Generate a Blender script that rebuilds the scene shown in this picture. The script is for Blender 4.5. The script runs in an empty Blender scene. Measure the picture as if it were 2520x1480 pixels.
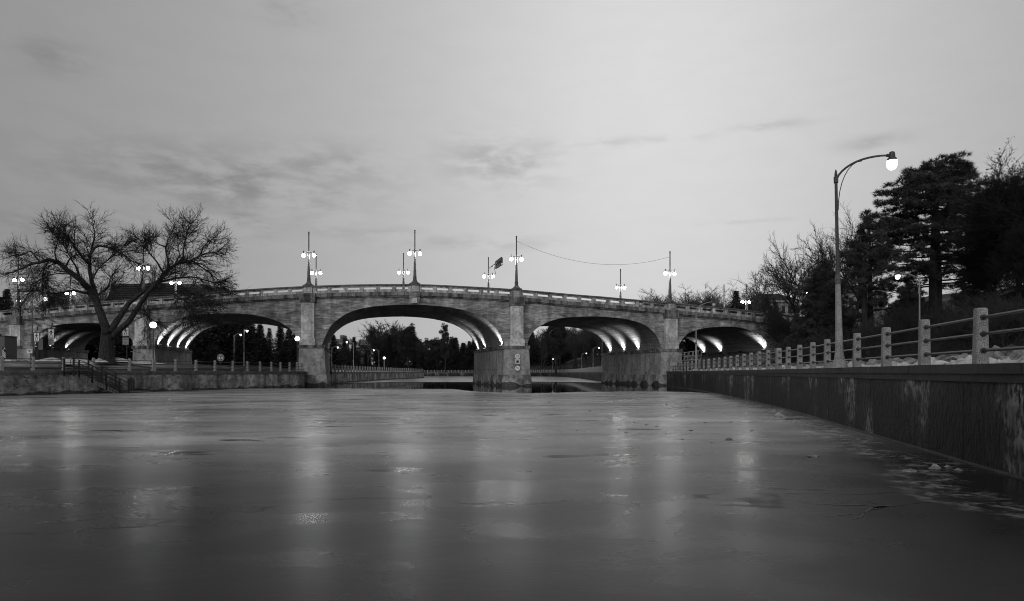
import bpy, math, random
import numpy as np
from mathutils import Vector, Matrix

# ------------------------------------------------------------------ camera, world, exposure
sc = bpy.context.scene
S = 1024 / 2520.0          # the layout was measured on a 2520 px wide view of the photograph
F, HX, HY, CZ = 667.0, 512.0, 372.6, 1.8
cam_d = bpy.data.cameras.new('camera')
cam = bpy.data.objects.new('camera', cam_d)
sc.collection.objects.link(cam)
cam.location = (0, 0, CZ)
cam.rotation_euler = (math.radians(90), 0, 0)
cam_d.sensor_width = 36
cam_d.lens = 36 * F / 1024
cam_d.shift_y = (HY - 300.5) / 1024
cam_d.clip_start = 0.1
cam_d.clip_end = 6000
sc.camera = cam
sc.view_settings.view_transform = 'Standard'
sc.view_settings.look = 'None'
sc.view_settings.exposure = 0
sc.view_settings.gamma = 1
sc.view_settings.use_curve_mapping = False
sc.cycles.use_denoising = True
sc.cycles.filter_width = 1.05
sc.cycles.max_bounces = 6
sc.cycles.diffuse_bounces = 3
sc.cycles.glossy_bounces = 3
sc.cycles.caustics_reflective = False
sc.cycles.caustics_refractive = False
sc.cycles.sample_clamp_indirect = 4.0

SKY_GAMMA, SKY_GAIN, SKY_ZK, SKY_Z0, SKY_FLOOR, CLOUD_AMT = 1.6, 1.36, -0.22, 0.58, 0.86, 0.34
SUN_AZ, SUN_EL = math.radians(12), math.radians(2.5)   # sun just down behind the bridge
world = bpy.data.worlds.new('World')
sc.world = world
world.use_nodes = True
wn, wl = world.node_tree.nodes, world.node_tree.links
wn.clear()


def wnode(t, **k):
    n = wn.new(t)
    for a, b in k.items():
        setattr(n, a, b)
    return n


def wmath(op, a, b=None, clamp=False):
    n = wnode('ShaderNodeMath', operation=op, use_clamp=clamp)
    for i, v in enumerate((a, b)):
        if v is None:
            continue
        if isinstance(v, (int, float)):
            n.inputs[i].default_value = v
        else:
            wl.new(v, n.inputs[i])
    return n.outputs[0]


sky = wnode('ShaderNodeTexSky', sky_type='NISHITA', sun_disc=False)
sky.sun_elevation = SUN_EL
sky.sun_rotation = SUN_AZ
sky.air_density = 1.0
sky.dust_density = 2.0
sky.ozone_density = 1.0
tc = wnode('ShaderNodeTexCoord')
sep = wnode('ShaderNodeSeparateXYZ')
wl.new(tc.outputs['Generated'], sep.inputs[0])
# even, hazy dusk: the gradient with height is flattened
sv = wnode('ShaderNodeCombineXYZ')
wl.new(sep.outputs[0], sv.inputs[0])
wl.new(sep.outputs[1], sv.inputs[1])
wl.new(wmath('ADD', wmath('MULTIPLY', sep.outputs[2], SKY_ZK), SKY_Z0), sv.inputs[2])
svn = wnode('ShaderNodeVectorMath', operation='NORMALIZE')
wl.new(sv.outputs[0], svn.inputs[0])
wl.new(svn.outputs[0], sky.inputs[0])
bw = wnode('ShaderNodeRGBToBW')
wl.new(sky.outputs[0], bw.inputs[0])
tone = wmath('ADD', wmath('MULTIPLY', wmath('POWER', bw.outputs[0], SKY_GAMMA), SKY_GAIN), SKY_FLOOR)
# thin evening clouds laid out by bearing and height above the horizon
az = wmath('ARCTAN2', sep.outputs[0], sep.outputs[1])
el = wmath('ARCSINE', sep.outputs[2])


def dirpx(px, py):
    x, y = (px * S - HX) / F, (HY - py * S) / F
    return math.atan2(x, 1), math.atan2(y, math.hypot(x, 1))


cl = None
for px, py, wx, wy, amp in ((560, 450, 330, 48, 1.0), (800, 410, 170, 40, .75), (1230, 400, 130, 60, .85),
                            (1480, 352, 260, 30, .5), (1880, 312, 110, 26, .6), (1180, 598, 170, 18, .55),
                            (600, 545, 90, 34, .85), (130, 140, 90, 26, .6), (715, 30, 60, 22, .6), (2150, 350, 80, 30, .7),
                            (160, 560, 330, 30, .5), (1840, 545, 110, 14, .4), (900, 575, 150, 22, .4), (480, 500, 200, 26, .5)):
    a0, e0 = dirpx(px, py)
    a1, e1 = dirpx(px + wx, py - wy)
    u = wmath('DIVIDE', wmath('SUBTRACT', az, a0), abs(a1 - a0))
    v = wmath('DIVIDE', wmath('SUBTRACT', el, e0), abs(e1 - e0))
    r2 = wmath('ADD', wmath('MULTIPLY', u, u), wmath('MULTIPLY', v, v))
    g = wmath('MULTIPLY', wmath('EXPONENT', wmath('MULTIPLY', r2, -1.0)), amp)
    cl = g if cl is None else wmath('MAXIMUM', cl, g)
cv = wnode('ShaderNodeCombineXYZ')
wl.new(wmath('MULTIPLY', az, 14.0), cv.inputs[0])
wl.new(wmath('MULTIPLY', el, 42.0), cv.inputs[1])
nz = wnode('ShaderNodeTexNoise')
nz.inputs['Scale'].default_value = 1.0
nz.inputs['Detail'].default_value = 7.0
nz.inputs['Roughness'].default_value = 0.6
nz.inputs['Distortion'].default_value = 0.2
wl.new(cv.outputs[0], nz.inputs['Vector'])
mr = wnode('ShaderNodeMapRange', interpolation_type='SMOOTHSTEP')
mr.inputs['From Min'].default_value = 0.34
mr.inputs['From Max'].default_value = 0.66
wl.new(nz.outputs[0], mr.inputs['Value'])
thin = wmath('MULTIPLY', mr.outputs[0], 0.02)
cmask = wmath('ADD', wmath('MULTIPLY', wmath('MULTIPLY', cl, mr.outputs[0]), CLOUD_AMT), thin)
clear = wmath('SUBTRACT', 1.0, cmask, clamp=True)
rad = wmath('MULTIPLY', tone, clear)
bg = wnode('ShaderNodeBackground')
bg.inputs['Strength'].default_value = 0.15
comb = wnode('ShaderNodeCombineColor')
for i in range(3):
    wl.new(rad, comb.inputs[i])
wl.new(comb.outputs[0], bg.inputs['Color'])
wo = wnode('ShaderNodeOutputWorld')
wl.new(bg.outputs[0], wo.inputs['Surface'])

# added soft fill from behind the camera, brightens the bridge face
sl = bpy.data.lights.new('front_fill', 'SUN')
sl.energy = 0.92
sl.angle = math.radians(60)
front_fill = bpy.data.objects.new('front_fill', sl)
sc.collection.objects.link(front_fill)
front_fill.rotation_euler = Vector((.30, 1.0, -.45)).to_track_quat('-Z', 'Y').to_euler()

# ------------------------------------------------------------------ helpers
col = sc.collection
rnd = random.Random(7)


def at(px, py, d):
    return Vector(((px * S - HX) / F * d, d, CZ - (py * S - HY) / F * d))


def vx(px):
    return (px * S - HX) / F


def wloc(o):
    l = Vector((0, 0, 0))
    while o is not None:
        l = l + o.location
        o = o.parent
    return l


def tag(o, label=None, cat=None, group=None, kind=None):
    if label:
        o['label'] = label
    if cat:
        o['category'] = cat
    if group:
        o['group'] = group
    if kind:
        o['kind'] = kind
    return o


def empty(name, loc, label=None, cat=None, group=None):
    o = bpy.data.objects.new(name, None)
    o.location = loc
    col.objects.link(o)
    return tag(o, label, cat, group)


def put(name, me, parent=None, loc=(0, 0, 0)):
    o = bpy.data.objects.new(name, me)
    o.location = loc
    if parent is not None:
        o.parent = parent
    col.objects.link(o)
    return o


class MB:
    """collects shapes in world coordinates and links them as one mesh"""
    def __init__(s):
        s.v, s.f = [], []

    def add(s, vs, fs):
        b = len(s.v)
        s.v.extend([tuple(p) for p in vs])
        s.f.extend([tuple(i + b for i in f) for f in fs])

    def box(s, c, hx, hy, hz, ax=None, ay=None, az=None, taper=1.0):
        c = Vector(c)
        ax = Vector(ax) if ax is not None else Vector((1, 0, 0))
        ay = Vector(ay) if ay is not None else Vector((0, 1, 0))
        az = Vector(az) if az is not None else Vector((0, 0, 1))
        vs = []
        for k in (-1, 1):
            t = taper if k > 0 else 1.0
            for i, j in ((-1, -1), (1, -1), (1, 1), (-1, 1)):
                vs.append(c + ax * (hx * i * t) + ay * (hy * j * t) + az * (hz * k))
        s.add(vs, [(3, 2, 1, 0), (4, 5, 6, 7), (0, 1, 5, 4), (1, 2, 6, 5), (2, 3, 7, 6), (3, 0, 4, 7)])

    def hexa(s, b, t):
        """four bottom and four top points"""
        s.add(list(b) + list(t), [(3, 2, 1, 0), (4, 5, 6, 7), (0, 1, 5, 4), (1, 2, 6, 5), (2, 3, 7, 6), (3, 0, 4, 7)])

    def tube(s, pts, rad, n=6, cap=True):
        m = len(pts)
        if m < 2:
            return
        b = len(s.v)
        px, py, pz = pts[0]
        prev = None
        cs = [(math.cos(2 * math.pi * k / n), math.sin(2 * math.pi * k / n)) for k in range(n)]
        for i in range(m):
            p = pts[i]
            a = pts[i - 1] if i else pts[0]
            e = pts[i + 1] if i < m - 1 else pts[m - 1]
            dx, dy, dz = e[0] - a[0], e[1] - a[1], e[2] - a[2]
            l = math.sqrt(dx * dx + dy * dy + dz * dz) or 1.0
            dx, dy, dz = dx / l, dy / l, dz / l
            if prev is None:
                ux, uy, uz = (1, 0, 0) if abs(dx) < .8 else (0, 1, 0)
            else:
                ux, uy, uz = prev
            q = ux * dx + uy * dy + uz * dz
            ux, uy, uz = ux - q * dx, uy - q * dy, uz - q * dz
            l = math.sqrt(ux * ux + uy * uy + uz * uz) or 1.0
            ux, uy, uz = ux / l, uy / l, uz / l
            prev = (ux, uy, uz)
            wx, wy, wz = dy * uz - dz * uy, dz * ux - dx * uz, dx * uy - dy * ux
            r = rad[i] if hasattr(rad, '__len__') else rad
            for c_, s_ in cs:
                c1, s1 = c_ * r, s_ * r
                s.v.append((p[0] + ux * c1 + wx * s1, p[1] + uy * c1 + wy * s1, p[2] + uz * c1 + wz * s1))
        for i in range(m - 1):
            o = b + i * n
            for k in range(n):
                k2 = (k + 1) % n
                s.f.append((o + k, o + k2, o + n + k2, o + n + k))
        if cap:
            s.f.append(tuple(b + k for k in range(n - 1, -1, -1)))
            s.f.append(tuple(b + (m - 1) * n + k for k in range(n)))

    def lathe(s, c, prof, n=12, ax=None):
        """prof: (radius, height) pairs about the vertical through c"""
        c = Vector(c)
        b = len(s.v)
        for r, h in prof:
            for k in range(n):
                a = 2 * math.pi * (k + .5) / n
                s.v.append((c.x + r * math.cos(a), c.y + r * math.sin(a), c.z + h))
        for i in range(len(prof) - 1):
            for k in range(n):
                k2 = (k + 1) % n
                s.f.append((b + i * n + k, b + i * n + k2, b + (i + 1) * n + k2, b + (i + 1) * n + k))
        s.f.append(tuple(b + k for k in range(n - 1, -1, -1)))
        s.f.append(tuple(b + (len(prof) - 1) * n + k for k in range(n)))

    def ball(s, c, r, n=14, m=9, sz=1.0):
        s.lathe(c, [(r * math.sin(math.pi * (i + .02) / (m - .96)), -r * sz * math.cos(math.pi * (i + .02) / (m - .96))) for i in range(m)], n)

    def strip(s, a, b):
        """quads between two equally long rows of points"""
        n = len(a)
        s.add(list(a) + list(b), [(i, i + 1, n + i + 1, n + i) for i in range(n - 1)])

    def mesh(s, name, mat, org=(0, 0, 0), smooth=False):
        me = bpy.data.meshes.new(name)
        if any(org):
            ox, oy, oz = org
            s.v = [(x - ox, y - oy, z - oz) for x, y, z in s.v]
        me.from_pydata(s.v, [], s.f)
        me.materials.append(mat)
        if smooth:
            me.polygons.foreach_set('use_smooth', [True] * len(me.polygons))
        me.update()
        return me

    def build(s, name, mat, parent=None, smooth=False):
        org = wloc(parent) if parent is not None else Vector((0, 0, 0))
        return put(name, s.mesh(name, mat, org, smooth), parent)


def np_mesh(name, v, tri, mat, org=(0, 0, 0)):
    v = np.asarray(v, dtype=np.float32) - np.asarray(org, dtype=np.float32)
    tri = np.asarray(tri, dtype=np.int32)
    me = bpy.data.meshes.new(name)
    me.vertices.add(len(v))
    me.vertices.foreach_set('co', v.ravel())
    me.loops.add(tri.size)
    me.loops.foreach_set('vertex_index', tri.ravel())
    me.polygons.add(len(tri))
    k = tri.shape[1]
    me.polygons.foreach_set('loop_start', np.arange(0, tri.size, k, dtype=np.int32))
    me.polygons.foreach_set('loop_total', np.full(len(tri), k, dtype=np.int32))
    me.materials.append(mat)
    me.update()
    me.validate()
    return me


def copy_tree(o, parent=None):
    c = o.copy()
    col.objects.link(c)
    c.parent = parent
    for ch in o.children:
        copy_tree(ch, c)
    return c


# ------------------------------------------------------------------ materials (black and white photograph: all greys)
one = (1, 1, 1)


def material(name, base, rough=0.85, layers=(), adds=(), bump=None, metal=0.0, spec=0.3, ior=None, rlayer=None, coords='pos', cracks=None, wl=None):
    """base grey times noise layers: (scale3, noise_scale, lo, hi[, from_min, from_max]); adds: (scale3, ns, value, fmin, fmax)"""
    m = bpy.data.materials.new(name)
    m.use_nodes = True
    nt = m.node_tree
    ns, ln = nt.nodes, nt.links
    p = ns['Principled BSDF']
    p.inputs['Roughness'].default_value = rough
    p.inputs['Metallic'].default_value = metal
    p.inputs['Specular IOR Level'].default_value = spec
    if ior:
        p.inputs['IOR'].default_value = ior
    if coords == 'pos':
        g = ns.new('ShaderNodeNewGeometry').outputs['Position']
    else:
        g = ns.new('ShaderNodeTexCoord').outputs['Object']

    def noise(sc3, s_, detail=6, rg=0.6):
        mp = ns.new('ShaderNodeMapping')
        mp.inputs['Scale'].default_value = sc3
        ln.new(g, mp.inputs['Vector'])
        t = ns.new('ShaderNodeTexNoise')
        t.inputs['Scale'].default_value = s_
        t.inputs['Detail'].default_value = detail
        t.inputs['Roughness'].default_value = rg
        ln.new(mp.outputs[0], t.inputs['Vector'])
        return t.outputs[0]

    def rng(src, a, b, lo, hi):
        n = ns.new('ShaderNodeMapRange')
        n.interpolation_type = 'SMOOTHSTEP'
        for k, v in (('From Min', a), ('From Max', b), ('To Min', lo), ('To Max', hi)):
            n.inputs[k].default_value = v
        ln.new(src, n.inputs['Value'])
        return n.outputs[0]

    def mth(op, a, b):
        n = ns.new('ShaderNodeMath')
        n.operation = op
        for i, v in enumerate((a, b)):
            if isinstance(v, (int, float)):
                n.inputs[i].default_value = v
            else:
                ln.new(v, n.inputs[i])
        return n.outputs[0]
    val = base
    for L in layers:
        fm, fx = (L[4], L[5]) if len(L) > 4 else (0.3, 0.7)
        val = mth('MULTIPLY', rng(noise(L[0], L[1]), fm, fx, L[2], L[3]), val)
    for L in adds:
        k = rng(noise(L[0], L[1]), L[3], L[4], 0.0, L[2])
        if len(L) > 5:
            k = mth('MULTIPLY', k, rng(noise(L[5], L[6]), L[7], L[8], 0.0, 1.0))
        val = mth('ADD', val, k)
    if cracks:      # (scale3, voronoi scale, width, how dark)
        mp = ns.new('ShaderNodeMapping')
        mp.inputs['Scale'].default_value = cracks[0]
        ln.new(g, mp.inputs['Vector'])
        wv = ns.new('ShaderNodeVectorMath')
        wv.operation = 'MULTIPLY_ADD'
        nz_ = ns.new('ShaderNodeTexNoise')
        nz_.inputs['Scale'].default_value = cracks[1] * 2.2
        nz_.inputs['Detail'].default_value = 6
        ln.new(mp.outputs[0], nz_.inputs['Vector'])
        ln.new(nz_.outputs['Color'], wv.inputs[0])
        wv.inputs[1].default_value = (1.1 / cracks[1],) * 3
        ln.new(mp.outputs[0], wv.inputs[2])
        vo = ns.new('ShaderNodeTexVoronoi')
        vo.feature = 'DISTANCE_TO_EDGE'
        vo.inputs['Scale'].default_value = cracks[1]
        ln.new(wv.outputs[0], vo.inputs['Vector'])
        gate = rng(noise(one, cracks[1] * .8), .42, .60, 1.0, 0.0)
        ck_ = rng(vo.outputs['Distance'], 0.0, cracks[2], cracks[3], 1.0)
        ck_ = mth('ADD', mth('MULTIPLY', ck_, mth('SUBTRACT', 1.0, gate)), gate)
        val = mth('MULTIPLY', ck_, val)
    if wl:          # waterline stain: (height, spread, how dark, noise scale)
        sz_ = ns.new('ShaderNodeSeparateXYZ')
        ln.new(ns.new('ShaderNodeNewGeometry').outputs['Position'], sz_.inputs[0])
        zz_ = mth('ADD', sz_.outputs[2], rng(noise((1, 1, .15), wl[3] * .5, 2, .45), .3, .7, wl[1], -wl[1]))
        val = mth('MULTIPLY', rng(zz_, wl[0] - .04, wl[0] + .04, wl[2], 1.0), val)
    if isinstance(val, (int, float)):
        p.inputs['Base Color'].default_value = (val, val, val, 1)
    else:
        cc = ns.new('ShaderNodeCombineColor')
        for i in range(3):
            ln.new(val, cc.inputs[i])
        ln.new(cc.outputs[0], p.inputs['Base Color'])
    if rlayer:
        ln.new(rng(noise(rlayer[0], rlayer[1]), rlayer[4], rlayer[5], rlayer[2], rlayer[3]), p.inputs['Roughness'])
    if bump:
        b = ns.new('ShaderNodeBump')
        b.inputs['Strength'].default_value = bump[2]
        b.inputs['Distance'].default_value = bump[3] if len(bump) > 3 else 0.05
        ln.new(noise(bump[0], bump[1]), b.inputs['Height'])
        ln.new(b.outputs[0], p.inputs['Normal'])
    return m


def emitter(name, strength, base=0.8):
    m = material(name, base, 0.4)
    p = m.node_tree.nodes['Principled BSDF']
    p.inputs['Emission Color'].default_value = (1, 1, 1, 1)
    p.inputs['Emission Strength'].default_value = strength
    return m


one = (1, 1, 1)
M = {}
M['facade'] = material('board_marked_concrete', 0.42, 0.9,
                       layers=[((.3, .3, 2.2), 1.0, .80, 1.14, .34, .66), ((.9, .9, 5.0), 1.0, .66, 1.24, .34, .66), ((1.1, 1.1, 1.6), .9, .72, 1.2, .34, .66), ((.4, .4, .4), .5, .65, 1.2), ((.8, .8, 6), 1.2, .7, 1.2), ((1, 1, .22), 1.1, .55, 1.08)],
                       adds=[((.3, .3, 1.6), .9, .22, .58, .70)], bump=((.25, .25, 5), 1.4, .6, .08))
M['pilaster'] = material('pale_concrete', 0.64, 0.9, layers=[((1, 1, .6), 1.0, .62, 1.12, .34, .66), (one, 3.2, .65, 1.1, .3, .55), (one, 9, .55, 1.0, .25, .42)], bump=(one, 12, .2))
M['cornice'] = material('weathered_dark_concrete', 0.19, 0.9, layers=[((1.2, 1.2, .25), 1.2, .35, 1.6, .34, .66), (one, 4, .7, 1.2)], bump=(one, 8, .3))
M['parapet'] = material('parapet_concrete', 0.62, 0.9, layers=[((1.6, 1.6, .4), 1.1, .38, 1.2, .34, .64), (one, 4, .7, 1.1), ((.3, .3, .3), .6, .6, 1.1)], bump=(one, 9, .25))
M['cap'] = material('parapet_cap_concrete', 0.16, 0.9, layers=[(one, 1.5, .6, 1.3), (one, 8, .7, 1.2)])
M['pier'] = material('pier_concrete', 0.39, 0.9, layers=[((1, 1, .35), .9, .62, 1.12, .34, .64), (one, 2.6, .76, 1.1, .34, .62), (one, 8, .55, 1.0, .24, .42)], bump=(one, 7, .3), cracks=(one, .45, .03, .35))
M['plinth'] = material('pier_plinth_concrete', 0.36, 0.8, layers=[((1, 1, .5), .55, .35, 1.3, .36, .62), (one, 3, .65, 1.15)], bump=(one, 6, .4), wl=(.34, .35, .22, .9))
M['vault'] = material('vault_concrete', 0.30, 0.85, layers=[((.3, .12, 6), 1.2, .6, 1.2), (one, .6, .75, 1.15), ((3, .2, 9), 2.0, .75, 1.1)], bump=((2.5, .15, 8), 2.0, .25, .03))
M['leftwall'] = material('old_canal_wall_concrete', 0.42, 0.9, layers=[((.5, .5, .8), .6, .5, 1.25, .34, .64), ((1, 1, .8), 2.2, .55, 1.15, .34, .62), ((1.2, 1.2, 1.2), 6, .4, 1.0, .26, .42), ((1.0, 1.0, .12), .8, .45, 1.1, .34, .62)], bump=((1, 1, 1.5), 3, .9, .12), cracks=((.5, .5, 1.1), .9, .035, .2), wl=(.20, .16, .25, 1.2))
M['leftcoping'] = material('wet_coping_concrete', 0.15, 0.6, layers=[((1, 1, .4), 1.5, .5, 1.25), (one, 6, .7, 1.1)], bump=(one, 8, .3))
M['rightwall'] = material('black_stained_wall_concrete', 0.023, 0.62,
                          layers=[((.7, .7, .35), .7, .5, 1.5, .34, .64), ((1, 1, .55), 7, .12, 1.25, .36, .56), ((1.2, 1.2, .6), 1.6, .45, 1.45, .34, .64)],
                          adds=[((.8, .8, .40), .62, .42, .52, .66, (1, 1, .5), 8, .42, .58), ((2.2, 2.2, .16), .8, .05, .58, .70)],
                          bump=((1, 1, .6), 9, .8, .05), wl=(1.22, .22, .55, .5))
M['rightcoping'] = material('dark_coping_stone', 0.030, 0.55, layers=[(one, 1.4, .6, 1.4), (one, 9, .7, 1.2)],
                            adds=[((2.2, 2.2, .2), .9, .10, .68, .82)], bump=(one, 14, .4, .02))
M['aggregate'] = material('exposed_aggregate', 0.38, 0.85, layers=[(one, 55, .35, 1.35, .36, .62), (one, 2.0, .75, 1.1)], bump=(one, 60, .5, .01), coords='obj')
M['farpost'] = material('pale_concrete_post', 0.32, 0.85, layers=[(one, 6, .8, 1.1)])
M['blacksteel'] = material('black_painted_steel', 0.022, 0.45, layers=[(one, 9, .7, 1.5)], spec=.5)
M['pipe'] = material('dark_pipe_rail', 0.03, 0.42, layers=[(one, 5, .6, 1.8)], spec=.5)
M['greysteel'] = material('galvanised_steel', 0.36, 0.5, layers=[(one, 8, .75, 1.15)], metal=.3)
M['lampiron'] = material('painted_lamp_iron', 0.055, 0.5, layers=[(one, 6, .8, 1.2)], spec=.5)
M['lampgrey'] = material('grey_lamp_column', 0.12, 0.6, layers=[(one, 6, .8, 1.2)])
M['globe_near'] = emitter('lit_near_lamp', 6.0)
M['globe'] = emitter('lit_globe', 115.0)
M['globe_far'] = emitter('lit_street_lamp', 9.0)
M['opal'] = material('unlit_opal_glass', 0.6, 0.2)
M['flood'] = emitter('flood_lens', 4.0)
M['bark'] = material('grey_bark', 0.036, 0.95, layers=[((3, 3, .5), 3.0, .4, 1.6), (one, 1.2, .8, 1.2)], bump=((4, 4, .6), 4, .9, .06))
M['twig'] = material('dark_twig', 0.016, 0.9)
M['fartwig'] = material('grey_twig', 0.045, 0.9)
M['needle'] = material('dark_needles', 0.055, 0.8, layers=[(one, .7, .6, 1.5)])
M['farneedle'] = material('far_needles', 0.034, 0.85, layers=[(one, .35, .55, 1.6)])
M['brush'] = material('dry_brush', 0.030, 0.95, layers=[(one, .5, .5, 1.7)])
M['leaf'] = material('withered_leaf', 0.022, 0.9)
M['earth'] = material('dark_winter_ground', 0.030, 0.95, layers=[(one, .4, .5, 1.6), (one, 3, .6, 1.4)], bump=(one, 4, .8, .1))
M['slope'] = material('leaf_covered_slope', 0.012, 0.95, layers=[(one, .3, .5, 1.6), (one, 2.5, .5, 1.4)], adds=[(one, .12, .05, .66, .8)], bump=(one, 3, .8, .15))
M['farslope'] = material('patchy_snow_slope', 0.035, 0.95, layers=[(one, .2, .5, 1.6)], adds=[((1, 1, 2), .16, .16, .55, .68)], bump=(one, 1, .8, .2))
M['asphalt'] = material('damp_asphalt', 0.075, 0.5, layers=[(one, .5, .6, 1.4), (one, 12, .8, 1.2)])
M['snow'] = material('old_snow', 0.62, 0.9, layers=[(one, 1.6, .6, 1.12), (one, 7, .6, 1.1, .28, .5)], bump=(one, 6, .9, .06))
M['slush'] = material('grey_slush_ice', 0.34, 0.8, layers=[(one, 5, .5, 1.2, .34, .6)], bump=(one, 9, .8, .04))
M['dirtysnow'] = material('dirty_snow', 0.26, 0.9, layers=[(one, 1.8, .25, 1.2, .35, .6), (one, 7, .6, 1.1)], bump=(one, 6, 1, .08))
M['white'] = material('white_sign_sheet', 0.88, 0.5, layers=[(one, 4, .88, 1.03)])
M['offwhite'] = material('dull_white_sign', 0.5, 0.6, layers=[(one, 5, .8, 1.05)])
M['ink'] = material('black_sign_print', 0.012, 0.5)
M['greyprint'] = material('grey_sign_print', 0.10, 0.5)
M['roofdark'] = material('dark_roof', 0.026, 0.8, layers=[((.3, .3, 5), 2, .6, 1.5)])
M['palewall'] = material('pale_render', 0.42, 0.9, layers=[(one, .8, .7, 1.1)])
M['towerwall'] = material('tower_concrete', 0.20, 0.9, layers=[(one, .3, .8, 1.1)])
M['brickwall'] = material('dark_brick', 0.10, 0.9, layers=[((1, 1, 4), 1.5, .6, 1.3)])
M['glass'] = material('dark_window', 0.02, 0.12, spec=.6)
M['litpanel'] = emitter('lit_panel', 2.2)

# ------------------------------------------------------------------ canal: edges, water, ice, banks
RIGHT = [(4.6, -14), (6.3, -2), (7.4, 4.5), (8.55, 11.2), (9.85, 16.8), (11.5, 24.2), (13.2, 31.3), (15.3, 43.8), (18.1, 61), (20.3, 78), (21.6, 93)]
RFAR = [(21.9, 100), (17.3, 119), (18.6, 152), (20.6, 200), (22.8, 250), (20.5, 290), (12, 318), (-10, 333), (-60, 338), (-160, 338), (-420, 338)]
LEFT = [(-64, 5), (-50, 33), (-39.4, 51.3), (-34.5, 60.6), (-30.6, 71), (-26.9, 86.5)]
LFAR = [(-29.2, 108), (-30.8, 140), (-31.2, 175), (-29.8, 226)]
COPE = 1.97


def densify(pl, step):
    out = [Vector((pl[0][0], pl[0][1], 0))]
    for a, b in zip(pl, pl[1:]):
        a, b = Vector((*a, 0)), Vector((*b, 0))
        n = max(1, round((b - a).length / step))
        for i in range(1, n + 1):
            out.append(a.lerp(b, i / n))
    return out


def smooth_line(pl, it=2):
    p = [Vector((x, y, 0)) for x, y in pl]
    for _ in range(it):
        q = [p[0]]
        for a, b in zip(p, p[1:]):
            q += [a.lerp(b, .25), a.lerp(b, .75)]
        q.append(p[-1])
        p = q
    return p


def by_len(pl):
    """points, cumulative length and a sampler giving (point, direction) at a length"""
    cum = [0.0]
    for a, b in zip(pl, pl[1:]):
        cum.append(cum[-1] + (b - a).length)

    def f(s):
        s = min(max(s, 0), cum[-1])
        for i in range(len(pl) - 1):
            if s <= cum[i + 1] + 1e-9:
                k = (s - cum[i]) / max(1e-9, cum[i + 1] - cum[i])
                return pl[i].lerp(pl[i + 1], k), (pl[i + 1] - pl[i]).normalized()
        return pl[-1].copy(), (pl[-1] - pl[-2]).normalized()
    return cum[-1], f


def on_line(pl, px):
    """where the sight line through a picture column crosses a line in plan: length along it"""
    m = vx(px)
    s = 0.0
    best = None
    for a, b in zip(pl, pl[1:]):
        fa, fb = a.x - m * a.y, b.x - m * b.y
        L = (b - a).length
        if fa * fb <= 0 and a.y > 3:
            t = fa / (fa - fb) if fa != fb else 0
            if best is None:
                best = s + L * t
        s += L
    return best


RL, RFL, LL, LFL = smooth_line(RIGHT), smooth_line(RFAR, 2), smooth_line(LEFT), smooth_line(LFAR, 1)
RLEN, rl = by_len(RL)
RFLEN, rfl = by_len(RFL)
LLEN, ll = by_len(LL)
LFLEN, lfl = by_len(LFL)

# water: one dark calm sheet under everything
wm = material('calm_dark_water', 0.006, 0.03, spec=.5, ior=1.33, bump=((.5, 1, 1), 1.2, .04, .02))
w = MB()
w.add([(-500, -80, -.04), (500, -80, -.04), (500, 420, -.04), (-500, 420, -.04)], [(0, 1, 2, 3)])
water = tag(w.build('canal_water', wm), 'dark open water of the canal in a strip under the bridge', 'water', kind='structure')

# ice
im = bpy.data.materials.new('thin_grey_ice')
im.use_nodes = True
nt = im.node_tree
P = nt.nodes['Principled BSDF']


def inode(t, **k):
    n = nt.nodes.new(t)
    for a, b in k.items():
        setattr(n, a, b)
    return n


def inoise(scale3, s_, detail=6, rg=.6, dist=0.0):
    mp = inode('ShaderNodeMapping')
    mp.inputs['Scale'].default_value = scale3
    nt.links.new(igeo.outputs['Position'], mp.inputs['Vector'])
    t = inode('ShaderNodeTexNoise')
    t.inputs['Scale'].default_value = s_
    t.inputs['Detail'].default_value = detail
    t.inputs['Roughness'].default_value = rg
    t.inputs['Distortion'].default_value = dist
    nt.links.new(mp.outputs[0], t.inputs['Vector'])
    return t.outputs[0]


def irng(src, a, b, lo, hi):
    n = inode('ShaderNodeMapRange', interpolation_type='SMOOTHSTEP')
    for k, v in (('From Min', a), ('From Max', b), ('To Min', lo), ('To Max', hi)):
        n.inputs[k].default_value = v
    nt.links.new(src, n.inputs['Value'])
    return n.outputs[0]


def imath(op, a, b):
    n = inode('ShaderNodeMath', operation=op)
    for i, v in enumerate((a, b)):
        if isinstance(v, (int, float)):
            n.inputs[i].default_value = v
        else:
            nt.links.new(v, n.inputs[i])
    return n.outputs[0]


igeo = inode('ShaderNodeNewGeometry')
big = inoise((.45, 1, 1), .11, 4, .55, .5)
mid = inoise((.6, 1, 1), .55, 5, .6, .4)
# frazil and refrozen slush along the dark wall: distance from the wall line, taken in plan
isep = inode('ShaderNodeSeparateXYZ')
nt.links.new(igeo.outputs['Position'], isep.inputs[0])
wx = 4.6
for (xa, ya), (xb, yb) in zip(RIGHT, RIGHT[1:]):
    n_ = inode('ShaderNodeMapRange')
    for k_, v_ in (('From Min', ya), ('From Max', yb), ('To Min', 0.0), ('To Max', xb - xa)):
        n_.inputs[k_].default_value = v_
    nt.links.new(isep.outputs[1], n_.inputs['Value'])
    wx = imath('ADD', n_.outputs[0], wx)
wd = imath('SUBTRACT', wx, isep.outputs[0])        # metres from the wall
wob = imath('ADD', wd, irng(inoise(one, .35, 3), .3, .7, -.7, .7))
band = imath('MULTIPLY', irng(wob, .25, .8, 0, 1), irng(wob, 1.3, 2.3, 1, 0))
frz = imath('MULTIPLY', band, irng(inoise((1, 1, 1), 2.6, 8, .75, .4), .47, .68, 0, 1))
dots = imath('MULTIPLY', irng(inoise((.5, 1, 1), 1.3, 3, .5), .70, .80, 0, 1), irng(isep.outputs[1], 18, 40, 0, .5))
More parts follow.
